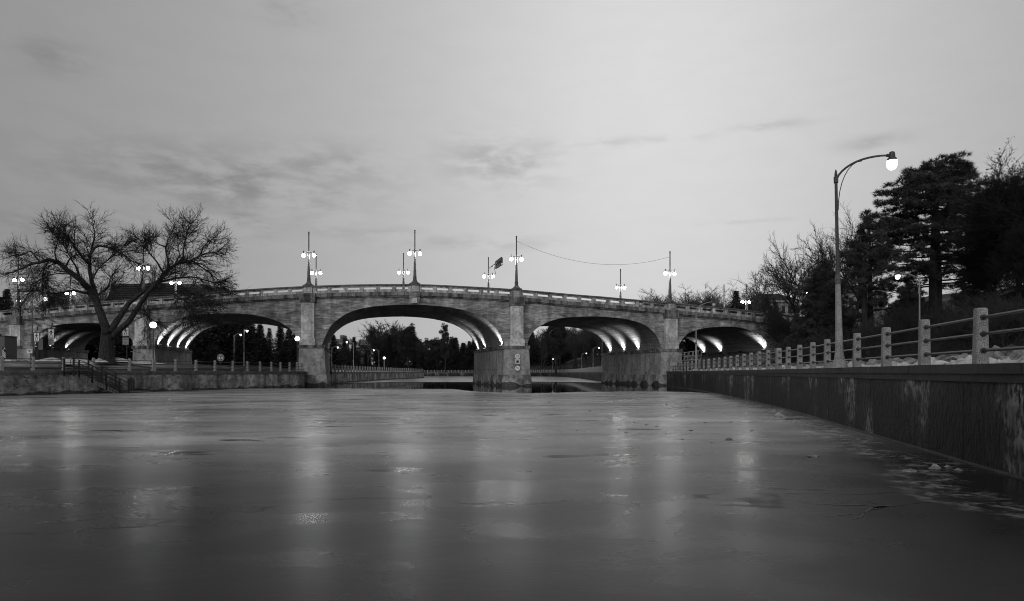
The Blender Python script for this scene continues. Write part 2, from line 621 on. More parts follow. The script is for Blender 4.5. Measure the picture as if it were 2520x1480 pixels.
spots = irng(inoise((.40, 1, 1), .55, 3, .5, .3), .645, .69, 0, 1)
# a refrozen seam: clear dark ice on this side, older ice beyond, frosted and painted paler for reflected sky
seam = imath('ADD', isep.outputs[1], irng(inoise((.25, .25, 1), .5, 5, .55), .25, .75, -2.6, 2.6))
seam = imath('ADD', seam, imath('MULTIPLY', isep.outputs[0], -.22))
old = irng(seam, 8.8, 21.0, 0, 1)
line = imath('MULTIPLY', irng(seam, 9.05, 9.2, 0, 1), irng(seam, 9.2, 9.36, 1, 0))
frost = imath('MULTIPLY', old, imath('MULTIPLY', irng(inoise((.4, 1, 1), .45, 7, .62, .3), .3, .7, .5, 1.3), irng(big, .32, .62, .6, 1.2)))
basev = imath('ADD', imath('MULTIPLY', imath('ADD', imath('MULTIPLY', frost, .34), .008), imath('SUBTRACT', 1.0, imath('MULTIPLY', spots, .75))), imath('ADD', imath('MULTIPLY', frz, .24), imath('MULTIPLY', dots, .3)))
cw = inode('ShaderNodeCombineColor')
for i in range(3):
    nt.links.new(basev, cw.inputs[i])
nt.links.new(cw.outputs[0], P.inputs['Base Color'])
rgh = imath('SUBTRACT', irng(mid, .34, .62, .24, .32), imath('MULTIPLY', spots, .16))
nearwall = irng(wd, .0, 2.2, 0, 1)
rgh = imath('ADD', imath('MULTIPLY', rgh, irng(nearwall, 0, 1, .55, 1)), imath('MULTIPLY', frz, .4))
rgh = imath('ADD', rgh, imath('MULTIPLY', imath('MULTIPLY', line, irng(inoise(one, .8, 3), .45, .6, 0, 1)), .16))
nt.links.new(rgh, P.inputs['Roughness'])
P.inputs['IOR'].default_value = 1.19
P.inputs['Specular IOR Level'].default_value = 0.5
bmp = inode('ShaderNodeBump')
bmp.inputs['Strength'].default_value = .17
bmp.inputs['Distance'].default_value = .02
hsum = imath('ADD', imath('MULTIPLY', inoise((.6, 1, 1), 9, 4, .6), .5), imath('ADD', imath('MULTIPLY', inoise((.35, 1, 1), 1.1, 5), .35), imath('MULTIPLY', frz, 1.5)))
nt.links.new(hsum, bmp.inputs['Height'])
nt.links.new(bmp.outputs[0], P.inputs['Normal'])


def dwater(y):
    return CZ * F / (y * S - HY)


edge_pts = [(770, 956), (860, 956.2), (950, 956.5), (1060, 957), (1115, 957.5), (1150, 961.5), (1180, 964), (1240, 966), (1306, 967.5), (1350, 966.5), (1411, 965), (1560, 963), (1640, 963.4), (1700, 965), (1760, 968), (1830, 972)]
er = random.Random(3)
row = []
for (xa, ya), (xb, yb) in zip(edge_pts, edge_pts[1:]):
    n = 8
    for i in range(n):
        k = i / n
        d = dwater(ya + (yb - ya) * k) + er.uniform(-.5, .5)
        row.append(Vector((vx(xa + (xb - xa) * k) * d, d, 0)))
lead = [Vector((-500, row[0].y + 2, 0))] + row + [Vector((500, row[-1].y, 0))]
ice = MB()
ice.strip([Vector((p.x, -80 if abs(p.x) > 100 else -40 + 0 * p.y, 0)) for p in lead], lead)
ice.strip(lead, [p + Vector((0, .02, -.045)) for p in lead])
ice_o = tag(ice.build('canal_ice', im), 'thin grey ice sheet covering the canal', 'ice', kind='structure')
row2 = []
for (xa, ya), (xb, yb) in zip([(780, 943), (950, 940.6), (1115, 940), (1306, 939.2), (1400, 940), (1480, 941.5)], [(950, 940.6), (1115, 940), (1306, 939.2), (1400, 940), (1480, 941.5), (1560, 943)]):
    for i in range(8):
        k = i / 8
        d = dwater(ya + (yb - ya) * k) + er.uniform(-1, 1)
        row2.append(Vector((vx(xa + (xb - xa) * k) * d, d, 0)))
lead2 = [Vector((-500, row2[0].y, 0))] + row2 + [Vector((500, row2[-1].y, 0))]
ice2 = MB()
ice2.strip(lead2, [Vector((p.x, 420, 0)) for p in lead2])
ice2.build('ice_sheet', im, ice_o)

# dark refrozen crack in the ice near the wall
cmat = material('wet_crack', 0.008, 0.25, spec=.4)
ck = MB()
cr = random.Random(5)


def crack(pts, w0, w1):
    n = len(pts)
    a, b = [], []
    for i, (px, py) in enumerate(pts):
        d = dwater(py)
        p = Vector((vx(px) * d, d, .004))
        wv = (w0 + (w1 - w0) * i / (n - 1)) * cr.uniform(.5, 1.4)
        a.append(p + Vector((cr.uniform(-.01, .01), wv, 0)))
        b.append(p - Vector((cr.uniform(-.01, .01), wv, 0)))
    ck.strip(b, a)


def dense(pts, n=7, j=1.2):
    out = []
    for (xa, ya), (xb, yb) in zip(pts, pts[1:]):
        for i in range(n):
            k = i / n
            out.append((xa + (xb - xa) * k + cr.uniform(-j, j) * 2, ya + (yb - ya) * k + cr.uniform(-j, j) * .5))
    return out + [pts[-1]]


crack(dense([(2182, 1247), (2165, 1249), (2140, 1252), (2128, 1263), (2118, 1272), (2098, 1280)]), .05, .008)
crack(dense([(2172, 1248), (2120, 1243), (2060, 1243), (2010, 1240), (1960, 1233)]), .035, .006)
crack(dense([(2165, 1250), (2158, 1242), (2150, 1238)]), .04, .01)
crack(dense([(2190, 1243), (2170, 1248), (2150, 1252)], 9, 2), .04, .04)
crack(dense([(2128, 1262), (2080, 1267), (2030, 1272)]), .012, .004)
crack(dense([(1935, 1214), (2010, 1212), (2090, 1218), (2170, 1214), (2210, 1210)]), .014, .01)
crack(dense([(2180, 1248), (2260, 1238), (2340, 1232)]), .012, .005)
ck.build('crack', cmat, ice_o)

# lumps of frozen snow on the ice
lr = random.Random(11)
lump_variants = []
for k in range(5):
    b = MB()
    n = 9
    rings = [(1.0, 0), (.8, .35), (.5, .75), (.18, 1.0)]
    for r, h in rings:
        for i in range(n):
            a = 2 * math.pi * i / n
            q = r * lr.uniform(.7, 1.25)
            b.v.append((q * math.cos(a), q * .7 * math.sin(a), h * lr.uniform(.75, 1.2)))
    for j in range(3):
        for i in range(n):
            b.f.append((j * n + i, j * n + (i + 1) % n, (j + 1) * n + (i + 1) % n, (j + 1) * n + i))
    b.f.append(tuple(3 * n + i for i in range(n)))
    lump_variants.append((b.mesh('ice_lump', M['slush'], smooth=False), b))
dark_lumps = []
for me, _ in lump_variants:
    m2 = me.copy()
    m2.materials[0] = M['dirtysnow']
    dark_lumps.append(m2)


def lump(px, py, wpx, hk, dark, label, group=None):
    d = dwater(py)
    sz = wpx * S / F * d * .5
    o = put('ice_lump', lr.choice(dark_lumps if dark else lump_variants and [m for m, _ in lump_variants]), None, (vx(px) * d, d, 0))
    o.scale = (sz, sz, sz * hk)
    o.rotation_euler.z = lr.uniform(0, 6.28)
    tag(o, label, 'ice lump', group)


lump(1776, 971, 12, .8, False, 'small white snow lump on the ice, farthest along the dark wall')
lump(1919, 1027, 34, .7, False, 'pale peaked lump of frozen snow beside the dark wall, pointed like a tent')
lump(1894, 1010, 11, .8, True, 'dark rounded lump of the pair near the wall')
lump(1903, 1012, 16, .6, False, 'paler lump of the pair near the wall')
lump(2240, 1160, 36, .35, False, 'flat white snow lump on the ice before the streaked wall')
lump(2300, 1153, 34, .6, False, 'brightest white snow lump lying in the slush by the wall')
lump(2332, 1149, 20, .5, False, 'small pale lump between the slush and the dark wall')
lump(2358, 1157, 22, .45, False, 'low pale lump nearest the wall foot')
lump(2001, 1124, 44, .28, True, 'flat grey slush cake on open grey ice')
lump(1793, 1083, 24, .4, True, 'grey slush lump on the ice beyond the dark stain')
for px, py, wd_ in ((1590, 1046, 16), (1615, 1050, 14), (1700, 1060, 15), (1640, 1068, 14), (1560, 1040, 12), (1735, 1040, 13), (1680, 1082, 16), (1752, 1090, 12), (1500, 1030, 12), (1452, 1012, 12),
                    (1820, 1000, 14), (1742, 1012, 14), (1690, 1003, 12), (1640, 996, 12), (1800, 1040, 12), (1850, 1060, 14), (1540, 1065, 14), (1420, 1060, 10), (1352, 990, 12), (1240, 1166, 12), (1320, 1253, 12)):
    lump(px, py, wd_, .28, True, 'small dark crumb of slush frozen onto the grey ice', 'small crumbs of slush on the ice')
for px, py, wd_ in ((700, 1010, 22), (1115, 997, 9), (1050, 1012, 18), (735, 1156, 26), (640, 985, 22), (870, 1000, 16), (420, 990, 26), (330, 1006, 24), (60, 1143, 44)):
    lump(px, py, wd_, .10, False, 'thin pale flake of frost lying flat on the ice', 'pale frost flakes on the ice')


def rise(s, a, b):
    t = min(max((s - a) / (b - a), 0), 1)
    return t * t * (3 - 2 * t)


def hump(x, y):
    return .5 * math.sin(x * .31 + y * .17) + .35 * math.sin(x * .13 - y * .23 + 1) + .2 * math.sin(x * .7 + y * .5)


def zright(x, y, s):
    return COPE - .05 + 4.7 * rise(s, 9, 26) + 1.2 * rise(s, 28, 70) + .25 * hump(x, y) * rise(s, 9, 16)


def zleft(x, y, s):
    return COPE - .06 + 1.05 * rise(s, 5, 17) + .8 * rise(s, 30, 80) + .05 * hump(x, y) * rise(s, 3, 8)


def zfarright(x, y, s):
    return COPE - .05 + 15 * rise(s, 12, 70) + .5 * hump(x, y) * rise(s, 8, 16)


def zfar(x, y, s):
    return COPE - .05 + 5 * rise(s, 10, 120) + .4 * hump(x, y) * rise(s, 8, 16)


OFFS = [0, 1.2, 3, 5, 7, 9, 11, 13, 15, 17, 19.5, 22, 25, 28, 32, 36, 42, 50, 60, 75, 100, 140, 200, 300, 500]


def bank(name, line, dirs, zf, mat, label):
    b = MB()
    rows = []
    for p, dv in zip(line, dirs):
        rows.append([(p.x + dv.x * s, p.y + dv.y * s, zf(p.x + dv.x * s, p.y + dv.y * s, s)) for s in OFFS])
    n = len(OFFS)
    for r in rows:
        b.v += r
    for i in range(len(rows) - 1):
        for j in range(n - 1):
            b.f.append((i * n + j, i * n + j + 1, (i + 1) * n + j + 1, (i + 1) * n + j))
    return tag(b.build(name, mat, smooth=True), label, 'ground', kind='structure')


Rd = [p for p in densify([(v.x, v.y) for v in RL], 3.0)]
bank('bank_right', Rd, [Vector((1, 0, 0))] * len(Rd), zright, M['slope'], 'dark ground and scrubby slope behind the right canal wall')
Rf = densify([(v.x, v.y) for v in RFL], 8.0)
fd = []
for p in Rf:
    k = 1 - rise(p.x, -10, 18) if p.y > 240 else 0
    fd.append(Vector((1 - k, k * .999 + .15 * (p.y > 270), 0)).normalized())
bank('far_bank', Rf, fd, lambda x, y, s: (zfarright(x, y, s) * rise(x, -40, 30) + zfar(x, y, s) * (1 - rise(x, -40, 30))), M['farslope'], 'wooded far bank with patches of snow beyond the bridge')
# join the right bank to the far bank
Ld = densify([(v.x, v.y) for v in LL] + [(-29.2, 100)] + [(v.x, v.y) for v in LFL], 3.0)
bank('bank_left', Ld, [Vector((-1, 0, 0))] * len(Ld), zleft, M['earth'], 'dark winter grass on the left bank')


def zl_at(x, y):
    """height of the left bank under a point"""
    for a, b in zip(Ld, Ld[1:]):
        if a.y <= y <= b.y:
            k = (y - a.y) / max(1e-6, b.y - a.y)
            return zleft(x, y, max(0, a.x + (b.x - a.x) * k - x))
    return zleft(x, y, 60)


def zr_at(x, y):
    for a, b in zip(Rd, Rd[1:]):
        if a.y <= y <= b.y:
            k = (y - a.y) / max(1e-6, b.y - a.y)
            return zright(x, y, max(0, x - (a.x + (b.x - a.x) * k)))
    for a, b in zip(Rf, Rf[1:]):
        if a.y <= y <= b.y:
            k = (y - a.y) / max(1e-6, b.y - a.y)
            s = max(0, x - (a.x + (b.x - a.x) * k))
            return zfarright(x, y, s) * rise(x, -40, 30) + zfar(x, y, s) * (1 - rise(x, -40, 30))
    return zfar(x, y, 60)


# path along the left wall
pth = MB()
La = [p for p in Ld if 20 < p.y < 98]
pth.strip([Vector((p.x - 1.2, p.y, zl_at(p.x - 1.2, p.y) + .03)) for p in La], [Vector((p.x - 4.6, p.y, zl_at(p.x - 4.6, p.y) + .03)) for p in La])
tag(pth.build('footpath', M['asphalt']), 'damp asphalt path behind the left railing', 'path', kind='structure')
drv = MB()
drv.strip([Vector((p.x - 9, p.y, zl_at(p.x - 9, p.y) + .05)) for p in La], [Vector((p.x - 14, p.y, zl_at(p.x - 14, p.y) + .05)) for p in La])
tag(drv.build('road', M['asphalt']), 'dark driveway running under the left arch', 'road', kind='structure')


# ------------------------------------------------------------------ canal walls
def canal_wall(name, fn, length, side, label, wallmat, capmat, block, panel, gap, s0=0.0, zb=-.4, capw=.62, proud=.10, caph=.19, second=.16):
    p0, _ = fn(s0)
    t = empty(name, (p0.x, p0.y, 0), label, 'wall')

    def seg(nm, s1, s2, out, inn, z1, z2, mat, n=1):
        b = MB()
        rows = [[], [], [], []]
        for i in range(n + 1):
            p, dr = fn(s1 + (s2 - s1) * i / n)
            nn = Vector((dr.y, -dr.x, 0)) * side      # towards the water
            for r, (o, z) in enumerate(((out, z1), (out, z2), (inn, z2), (inn, z1))):
                q = p + nn * o
                rows[r].append((q.x, q.y, z))
        b.strip(rows[0], rows[1])
        b.strip(rows[1], rows[2])
        b.strip(rows[2], rows[3])
        for e in (0, n):
            b.add([r[e] for r in rows], [(0, 1, 2, 3)])
        b.build(nm, mat, t)
    s = s0
    k = random.Random(len(name))
    while s < length - .3:
        e = min(length, s + block * k.uniform(.85, 1.15))
        seg('coping_stone', s + .012, e - .012, proud, -capw, COPE - caph, COPE + k.uniform(-.006, .006), capmat, max(1, int((e - s) / 4)))
        s = e
    s = s0
    while s < length - .3:
        e = min(length, s + panel * k.uniform(.8, 1.2))
        n = max(1, int((e - s) / 2.5))
        seg('wall_panel', s + gap, e - gap, 0, -.5, zb, COPE - caph - second, wallmat, n)
        seg('string_course', s + .004, e - .004, proud * .45, -.5, COPE - caph - second + .003, COPE - caph - .002, capmat, n)
        s = e
    b = MB()
    n = int(length / 3)
    rows = [[], []]
    for i in range(n + 1):
        p, dr = fn(s0 + (length - s0) * i / n)
        nn = Vector((dr.y, -dr.x, 0)) * side
        for r, z in enumerate((zb, COPE - .25)):
            q = p - nn * .12
            rows[r].append((q.x, q.y, z))
    b.strip(rows[0], rows[1])
    b.build('joint_backing', M['blacksteel'], t)
    return t


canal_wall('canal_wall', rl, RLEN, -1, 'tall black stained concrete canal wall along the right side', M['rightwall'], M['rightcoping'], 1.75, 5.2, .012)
canal_wall('canal_wall', ll, LLEN, 1, 'grey cracked concrete canal wall on the left, below the big bare tree', M['leftwall'], M['leftcoping'], 3.2, 7.5, .02)
canal_wall('canal_wall', lfl, LFLEN, 1, 'pitted pale canal wall beyond the bridge, seen through the middle arch', M['leftwall'], M['leftcoping'], 4, 9, .03)
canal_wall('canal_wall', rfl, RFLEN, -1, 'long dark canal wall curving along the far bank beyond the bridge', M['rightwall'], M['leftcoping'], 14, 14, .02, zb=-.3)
# iron edge strip at the foot of the dark wall
ft = MB()
fa, fb_ = [], []
for i in range(60):
    p, dr = rl(RLEN * i / 59)
    nn = Vector((-dr.y, dr.x, 0))
    fa.append(p + nn * .002 + Vector((0, 0, .05)))
    fb_.append(p + nn * .07 + Vector((0, 0, .02)))
ft.strip(fa, fb_)
ft.strip(fb_, [p - Vector((0, 0, .08)) for p in fb_])
wall_r = [o for o in col.objects if o.name == 'canal_wall'][0]
ft.build('footing_edge', M['rightcoping'], wall_r)


# ------------------------------------------------------------------ railings: concrete posts with three pipes
def post_mesh(name, w, dpt, h, mat):
    b = MB()
    c = .018
    hx, hy = w / 2, dpt / 2
    rings = [(0, 1.06), (.12, 1.03), (h - .03, .90), (h, .80)]
    for z, k in rings:
        x, y = hx * k, hy * k
        ch = c + (0.0 if z < h else .01)
        for q in ((x - ch, -y), (x, -y + ch), (x, y - ch), (x - ch, y), (-x + ch, y), (-x, y - ch), (-x, -y + ch), (-x + ch, -y)):
            b.v.append((q[0], q[1], z))
    for j in range(3):
        for i in range(8):
            b.f.append((j * 8 + i, j * 8 + (i + 1) % 8, (j + 1) * 8 + (i + 1) % 8, (j + 1) * 8 + i))
    b.f.append(tuple(24 + i for i in range(8)))
    return b.mesh(name, mat)


POST = post_mesh('post', .215, .22, 1.12, M['aggregate'])
POSTW = post_mesh('post', .40, .26, 1.14, M['aggregate'])
FPOST = post_mesh('post', .30, .26, 1.12, M['farpost'])
FPOSTW = post_mesh('post', .6, .30, 1.14, M['farpost'])


def railing(name, fn, side, stations, label, mat_rail, near=True, inset=.32, rails=(.27, .60, .93), rr=.030, skip=()):
    pts = []
    for s, wide in stations:
        p, dr = fn(s)
        nn = Vector((dr.y, -dr.x, 0)) * side
        pts.append((p - nn * inset, dr, wide))
    t = empty(name, (pts[0][0].x, pts[0][0].y, COPE), label, 'railing')
    org = Vector((pts[0][0].x, pts[0][0].y, COPE))
    for p, dr, wide in pts:
        me = (POSTW if wide else POST) if near else (FPOSTW if wide else FPOST)
        o = put('post', me, t, p + Vector((0, 0, COPE)) - org)
        o.rotation_euler.z = math.atan2(dr.y, dr.x) + rnd.uniform(-.02, .02)
    if near:
        for i, (a, b) in enumerate(zip(pts, pts[1:])):
            if i in skip:
                continue
            for h in rails:
                q = MB()
                A, B = a[0] + Vector((0, 0, COPE + h)), b[0] + Vector((0, 0, COPE + h))
                u = (B - A).normalized()
                ga, gb = (.21 if a[2] else .11), (.21 if b[2] else .11)
                q.tube([A + u * (ga - .02), A + u * (ga + .03), A + u * (ga + .031), B - u * (gb + .031), B - u * (gb + .03), B - u * (gb - .02)], [rr * 1.9, rr * 1.9, rr, rr, rr * 1.9, rr * 1.9], 8)
                q.build('rail', mat_rail, t, smooth=False)
    else:
        for h in rails:
            q = MB()
            q.tube([p + Vector((0, 0, COPE + h)) for p, _, _ in pts], rr, 4)
            q.build('rail', mat_rail, t)
    return t


def station(fn, length, side, inset, px):
    """length along a wall at which a post set back by inset stands in a picture column"""
    best, bs_ = None, None
    n = 1600
    for i in range(n + 1):
        p, dr = fn(length * i / n)
        q = p - Vector((dr.y, -dr.x, 0)) * side * inset
        if q.y < 4:
            continue
        e = abs(q.x / q.y - vx(px))
        if best is None or e < best:
            best, bs_ = e, length * i / n
    return bs_


R3 = [88, 120, 157, 202, 247, 290, 343, 395, 442, 502, (568, 1), 640, 708, 787, 866, 953, 1043, 1140, 1252, 1370, (1510, 1), 1642, 1798, 1970, 2170]
stR = []
for x in R3:
    w_ = isinstance(x, tuple)
    stR.append((station(rl, RLEN, -1, .32, (2500 + (x[0] if w_ else x) / 3.6) * .65625), w_))
for x in (567, 765, 1022, 1408):
    stR.append((station(rl, RLEN, -1, .32, (2900 + x / 1.805) * .65625), False))
stR = [q for q in stR if q[0] is not None]
last = min(q[0] for q in stR)
stR += [(last - 2.75 * k, k == 2) for k in range(1, 6)]
stR.sort()
railing('railing', rl, -1, stR, 'concrete post railing with three black pipes on the right wall', M['pipe'], True)
stL = []
for px, w_ in ((3.3, 0), (81.5, 0), (157, 0), (229.5, 0), (319, 0), (377.5, 1), (431, 0), (482, 0), (529, 0), (573, 0), (608.6, 0), (640, 0), (667.7, 0), (690, 0), (712.4, 0), (731.6, 1), (748, 0)):
    s_ = station(ll, LLEN, 1, .32, px)
    if s_ is not None:
        stL.append((s_, bool(w_)))
stL.sort()
first = stL[0][0]
stL = [(first - 4.8 * k, False) for k in (2, 1)] + stL
iskip = [i for i, (a, b) in enumerate(zip(stL, stL[1:])) if abs(a[0] - station(ll, LLEN, 1, .32, 157)) < .5]
railing('railing', ll, 1, stL, 'concrete post railing with three pipes along the left wall', M['pipe'], True, skip=iskip)
railing('railing', lfl, 1, [(1 + 2.9 * k, k % 9 == 4) for k in range(int((LFLEN - 1.5) / 2.9) + 1)], 'pale post railing on the left wall beyond the bridge', M['pipe'], False)
nfar = []
s_ = 2.0
while s_ < RFLEN - 2:
    p, _ = rfl(s_)
    if p.x < -70:
        break
    nfar.append((s_, False))
    s_ += 2.3 if p.y < 300 else 1.75
railing('railing', rfl, -1, nfar, 'long pale post railing curving along the far bank', M['farpost'], False, rr=.035)

# ------------------------------------------------------------------ the bridge
CD = Vector((-.245, 1, 0)).normalized()     # across the bridge, away from the camera
BW = 20.0


def Dd(px):
    return 90 + .6 * (89 / math.cos((px - 845) / 1894) - 89)


def fp(px, py, off=0.0):
    return at(px, py, Dd(px)) - CD * off


def tang(px):
    v = fp(px + 4, 900) - fp(px - 4, 900)
    v.z = 0
    return v.normalized()


TX = [-60, 0, 90, 186, 293, 345, 460, 576, 665, 755, 850, 935, 1010, 1060, 1115, 1190, 1261, 1340, 1411, 1476, 1560, 1640, 1722, 1805, 1860, 1910, 1990, 2060]
TY = [771, 765, 757, 747.5, 739, 735, 725, 715, 709, 704.5, 701.3, 699.8, 699.6, 701, 703.5, 707.5, 712, 718.5, 725, 730, 737.5, 744.5, 752, 759.6, 766.5, 773, 783, 792]


def ytop(px):
    return float(np.interp(px, TX, TY))


PH, CH = 1.04, .50     # parapet and cornice heights


def ztop(px):
    return fp(px, ytop(px)).z


def xy(px, off=0.0):
    p = fp(px, 900, off)
    return p.x, p.y


ARCH = {
    'edge': [(-95, 856), (-92, 838), (-80, 820), (-60, 806), (-40, 803), (-18, 808), (2, 822), (16, 838), (24, 848), (28, 856)],
    'small_left': [(72.5, 856), (74.5, 846), (79, 836), (88, 825), (100, 815), (115, 807), (133, 801.5), (155, 797.5), (180, 795.6), (213, 794.5), (240, 795.6), (262, 798.5), (283, 804), (299, 811.5), (313, 822), (323, 834), (329, 845), (331, 856)],
    'left': [(379.4, 852), (381.5, 842), (386, 831), (393, 820), (403, 808), (414, 798.5), (426, 790.5), (445, 782.5), (466.5, 777), (489, 774), (512.6, 772.3), (541, 771.2), (570, 771), (594, 771.8), (616, 773.6), (643, 778), (668, 784.5), (684, 790.5), (697, 797.3), (710, 806), (720, 815.8), (728, 827), (734.5, 840), (737.6, 852)],
    'middle': [(791, 855), (793, 847), (796, 838.5), (803, 822), (813, 803.5), (821, 794.5), (830, 787), (842, 778), (855, 770.8), (874, 763.2), (896, 757.8), (922, 753.8), (950, 751.5), (985, 750), (1021, 749.6), (1050, 750.7), (1080, 753), (1110, 756.8), (1142, 763.5), (1170.6, 773), (1187, 780.7), (1200.8, 789.5), (1213, 799.5), (1222, 809.5), (1230, 821), (1235, 831), (1239.5, 842), (1242, 854)],
    'right': [(1298, 853), (1299, 843), (1302, 833), (1306, 824.5), (1312, 816.5), (1320, 809), (1330.4, 801.8), (1342, 795.2), (1354.5, 790), (1371, 785), (1387.6, 781.8), (1414, 780), (1442, 779), (1466, 778.8), (1490.8, 779.8), (1518, 782), (1544, 786), (1564, 790.8), (1581, 796.8), (1596, 805.8), (1607.8, 816.5), (1616, 827), (1621, 837), (1625, 849), (1627, 861)],
    'small_right': [(1668.6, 862), (1670, 853), (1674, 843), (1681, 832), (1691, 822), (1704, 815), (1720.5, 810), (1743, 806), (1768, 804), (1791, 803.6), (1813.6, 804.8), (1830, 808), (1845.5, 812.8), (1860, 818.5), (1872, 825.5), (1881, 834), (1888, 843.5), (1892, 853), (1893.5, 863)],
}
br0 = fp(1271, 917)
bridge = empty('bridge', (br0.x, br0.y, 0), 'long humped concrete arch bridge crossing the canal, lit under its arches', 'bridge')


def cornice_bottom(px):
    return ztop(px) - PH - CH + .05


def wall_col(px, z, off=0.0):
    x, y = xy(px, off)
    return Vector((x, y, z))


for key, pts in ARCH.items():
    # near and far spandrel
    for off, nm in ((0.0, 'spandrel_wall'), (-BW, 'spandrel_wall')):
        b = MB()
        lo = [fp(px, py, off) for px, py in pts]
        hi = [wall_col(px, cornice_bottom(px), off) for px, py in pts]
        if off:
            for q, (px, py) in zip(hi, pts):
                q.z = cornice_bottom(px)
        b.strip(lo, hi)
        b.build(nm, M['facade'], bridge)
    b = MB()
    lo = [fp(px, py, 0) for px, py in pts]
    n = 6
    for j in range(n):
        b.strip([p + CD * (BW * j / n) for p in lo], [p + CD * (BW * (j + 1) / n) for p in lo])
    b.build('vault', M['vault'], bridge, smooth=True)
# solid ends and the stretches of wall above each pier
for a, b_, zlow in ((28, 72.5, 856), (331, 379.4, 854), (737.6, 791, 854), (1242, 1298, 854), (1627, 1668.6, 862), (1893.5, 2060, 905)):
    for off in (0.0, -BW):
        b = MB()
        cols = [a + (b_ - a) * i / 4 for i in range(5)]
        b.strip([wall_col(p, fp(p, zlow).z - .3, off) for p in cols], [wall_col(p, cornice_bottom(p), off) for p in cols])
        b.build('pier_wall', M['facade'], bridge)
# deck, cornice, parapet caps
GX = [-60 + i * 20 for i in range(107)]
b = MB()
for o1, o2, dz in ((.20, -BW - .2, -PH + .02),):
    b.strip([wall_col(p, ztop(p) + dz, o1) for p in GX], [wall_col(p, ztop(p) + dz, o2) for p in GX])
b.build('deck', M['asphalt'], bridge)


def run(nm, o1, o2, za, zb_, mat, xs=GX):
    b = MB()
    r = [[wall_col(p, ztop(p) + z, o) for p in xs] for o, z in ((o1, za), (o1, zb_), (o2, zb_), (o2, za))]
    for i in range(4):
        b.strip(r[i], r[(i + 1) % 4])
    for e in (0, -1):
        b.add([q[e] for q in r], [(0, 1, 2, 3)])
    return b.build(nm, mat, bridge)


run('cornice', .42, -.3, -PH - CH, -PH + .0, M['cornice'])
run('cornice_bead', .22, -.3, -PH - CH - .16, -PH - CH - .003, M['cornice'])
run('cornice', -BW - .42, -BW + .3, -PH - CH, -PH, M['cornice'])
run('parapet_cap', .40, -.22, -.17, 0, M['cap'])
run('parapet_cap', -BW - .40, -BW + .22, -.17, 0, M['cap'])
run('parapet_wall', -BW - .28, -BW + .08, -PH + .003, -.173, M['parapet'])

LAMPS = [45, 352.5, 760, 1021, 1271, 1649]
PEDW = {45: 1.2, 352.5: 1.2, 760: 1.2, 1021: 1.2, 1271: 1.2, 1649: 1.2}


def px_len(px):
    return (fp(px + 1, 900) - fp(px - 1, 900)).length / 2


# parapet bays with long slots
stops = [-60] + LAMPS + [1915]
bn = 0
for a, b_ in zip(stops, stops[1:]):
    ha = .62 / px_len(a) if a in LAMPS else 0
    hb = .62 / px_len(b_) if b_ in LAMPS else 0
    a2, b2 = a + ha, b_ - hb
    n = max(1, round((b2 - a2) * px_len((a + b_) / 2) / 2.05))
    for i in range(n):
        x0, x1 = a2 + (b2 - a2) * i / n, a2 + (b2 - a2) * (i + 1) / n
        z0 = -PH + .003
        z1 = -.173

        def P3(x, h, o):
            q = wall_col(x, ztop(x) + z0 + (z1 - z0) * h, o)
            return q
        w_ = x1 - x0
        pts_f = lambda o: [P3(x0, 1, o), P3(x1, 1, o), P3(x1, 0, o), P3(x0, 0, o),
                           P3(x0 + w_ * .11, .58, o), P3(x0 + w_ * .16, .76, o), P3(x0 + w_ * .84, .76, o), P3(x0 + w_ * .89, .58, o), P3(x0 + w_ * .84, .42, o), P3(x0 + w_ * .16, .42, o)]
        m = MB()
        f_, k_ = pts_f(.20), pts_f(-.12)
        fs = [(0, 1, 6, 5), (1, 2, 8, 7, 6), (2, 3, 9, 8), (3, 0, 5, 4, 9)]
        m.add(f_ + k_, fs + [tuple(10 + q for q in reversed(g)) for g in fs] + [(4 + q, 4 + (q + 1) % 6, 14 + (q + 1) % 6, 14 + q) for q in range(6)])
        # upright between two slots, a little proud
        for xa, xb in ((x0 - w_ * .0, x0 + w_ * .07),):
            m.add([P3(xa, 0, .29), P3(xb, 0, .29), P3(xb, 1, .29), P3(xa, 1, .29), P3(xa, 0, .19), P3(xb, 0, .19), P3(xb, 1, .19), P3(xa, 1, .19)],
                  [(0, 1, 2, 3), (1, 5, 6, 2), (4, 0, 3, 7)])
        m.build('parapet_bay', M['parapet'], bridge)
        bn += 1


def obox(m, px, off_f, off_b, w, z1, z2, taper=1.0, dx=0.0):
    t = tang(px)
    n = Vector((t.y, -t.x, 0))
    c = Vector((*xy(px), 0)) + t * dx
    A = [c - t * w / 2 + n * off_f, c + t * w / 2 + n * off_f, c + t * w / 2 - n * off_b, c - t * w / 2 - n * off_b]
    w2 = w * taper
    B = [c - t * w2 / 2 + n * off_f * (taper if taper < 1 else 1), c + t * w2 / 2 + n * off_f * (taper if taper < 1 else 1), c + t * w2 / 2 - n * off_b, c - t * w2 / 2 - n * off_b]
    m.hexa([Vector((p.x, p.y, z1)) for p in A], [Vector((p.x, p.y, z2)) for p in B])


def raised_panel(parent, px, w, z1, z2, off, mat, nm='panel'):
    """a panel inside a moulded border"""
    m = MB()
    bw_ = .07
    for dx, ww, a, c in ((0, w, z2 - bw_, z2), (0, w, z1, z1 + bw_), (-(w - bw_) / 2, bw_, z1 + bw_ + .002, z2 - bw_ - .002), ((w - bw_) / 2, bw_, z1 + bw_ + .002, z2 - bw_ - .002)):
        obox(m, px, off, -off + .06, ww, a, c, dx=dx)
    m.build(nm, mat, parent)


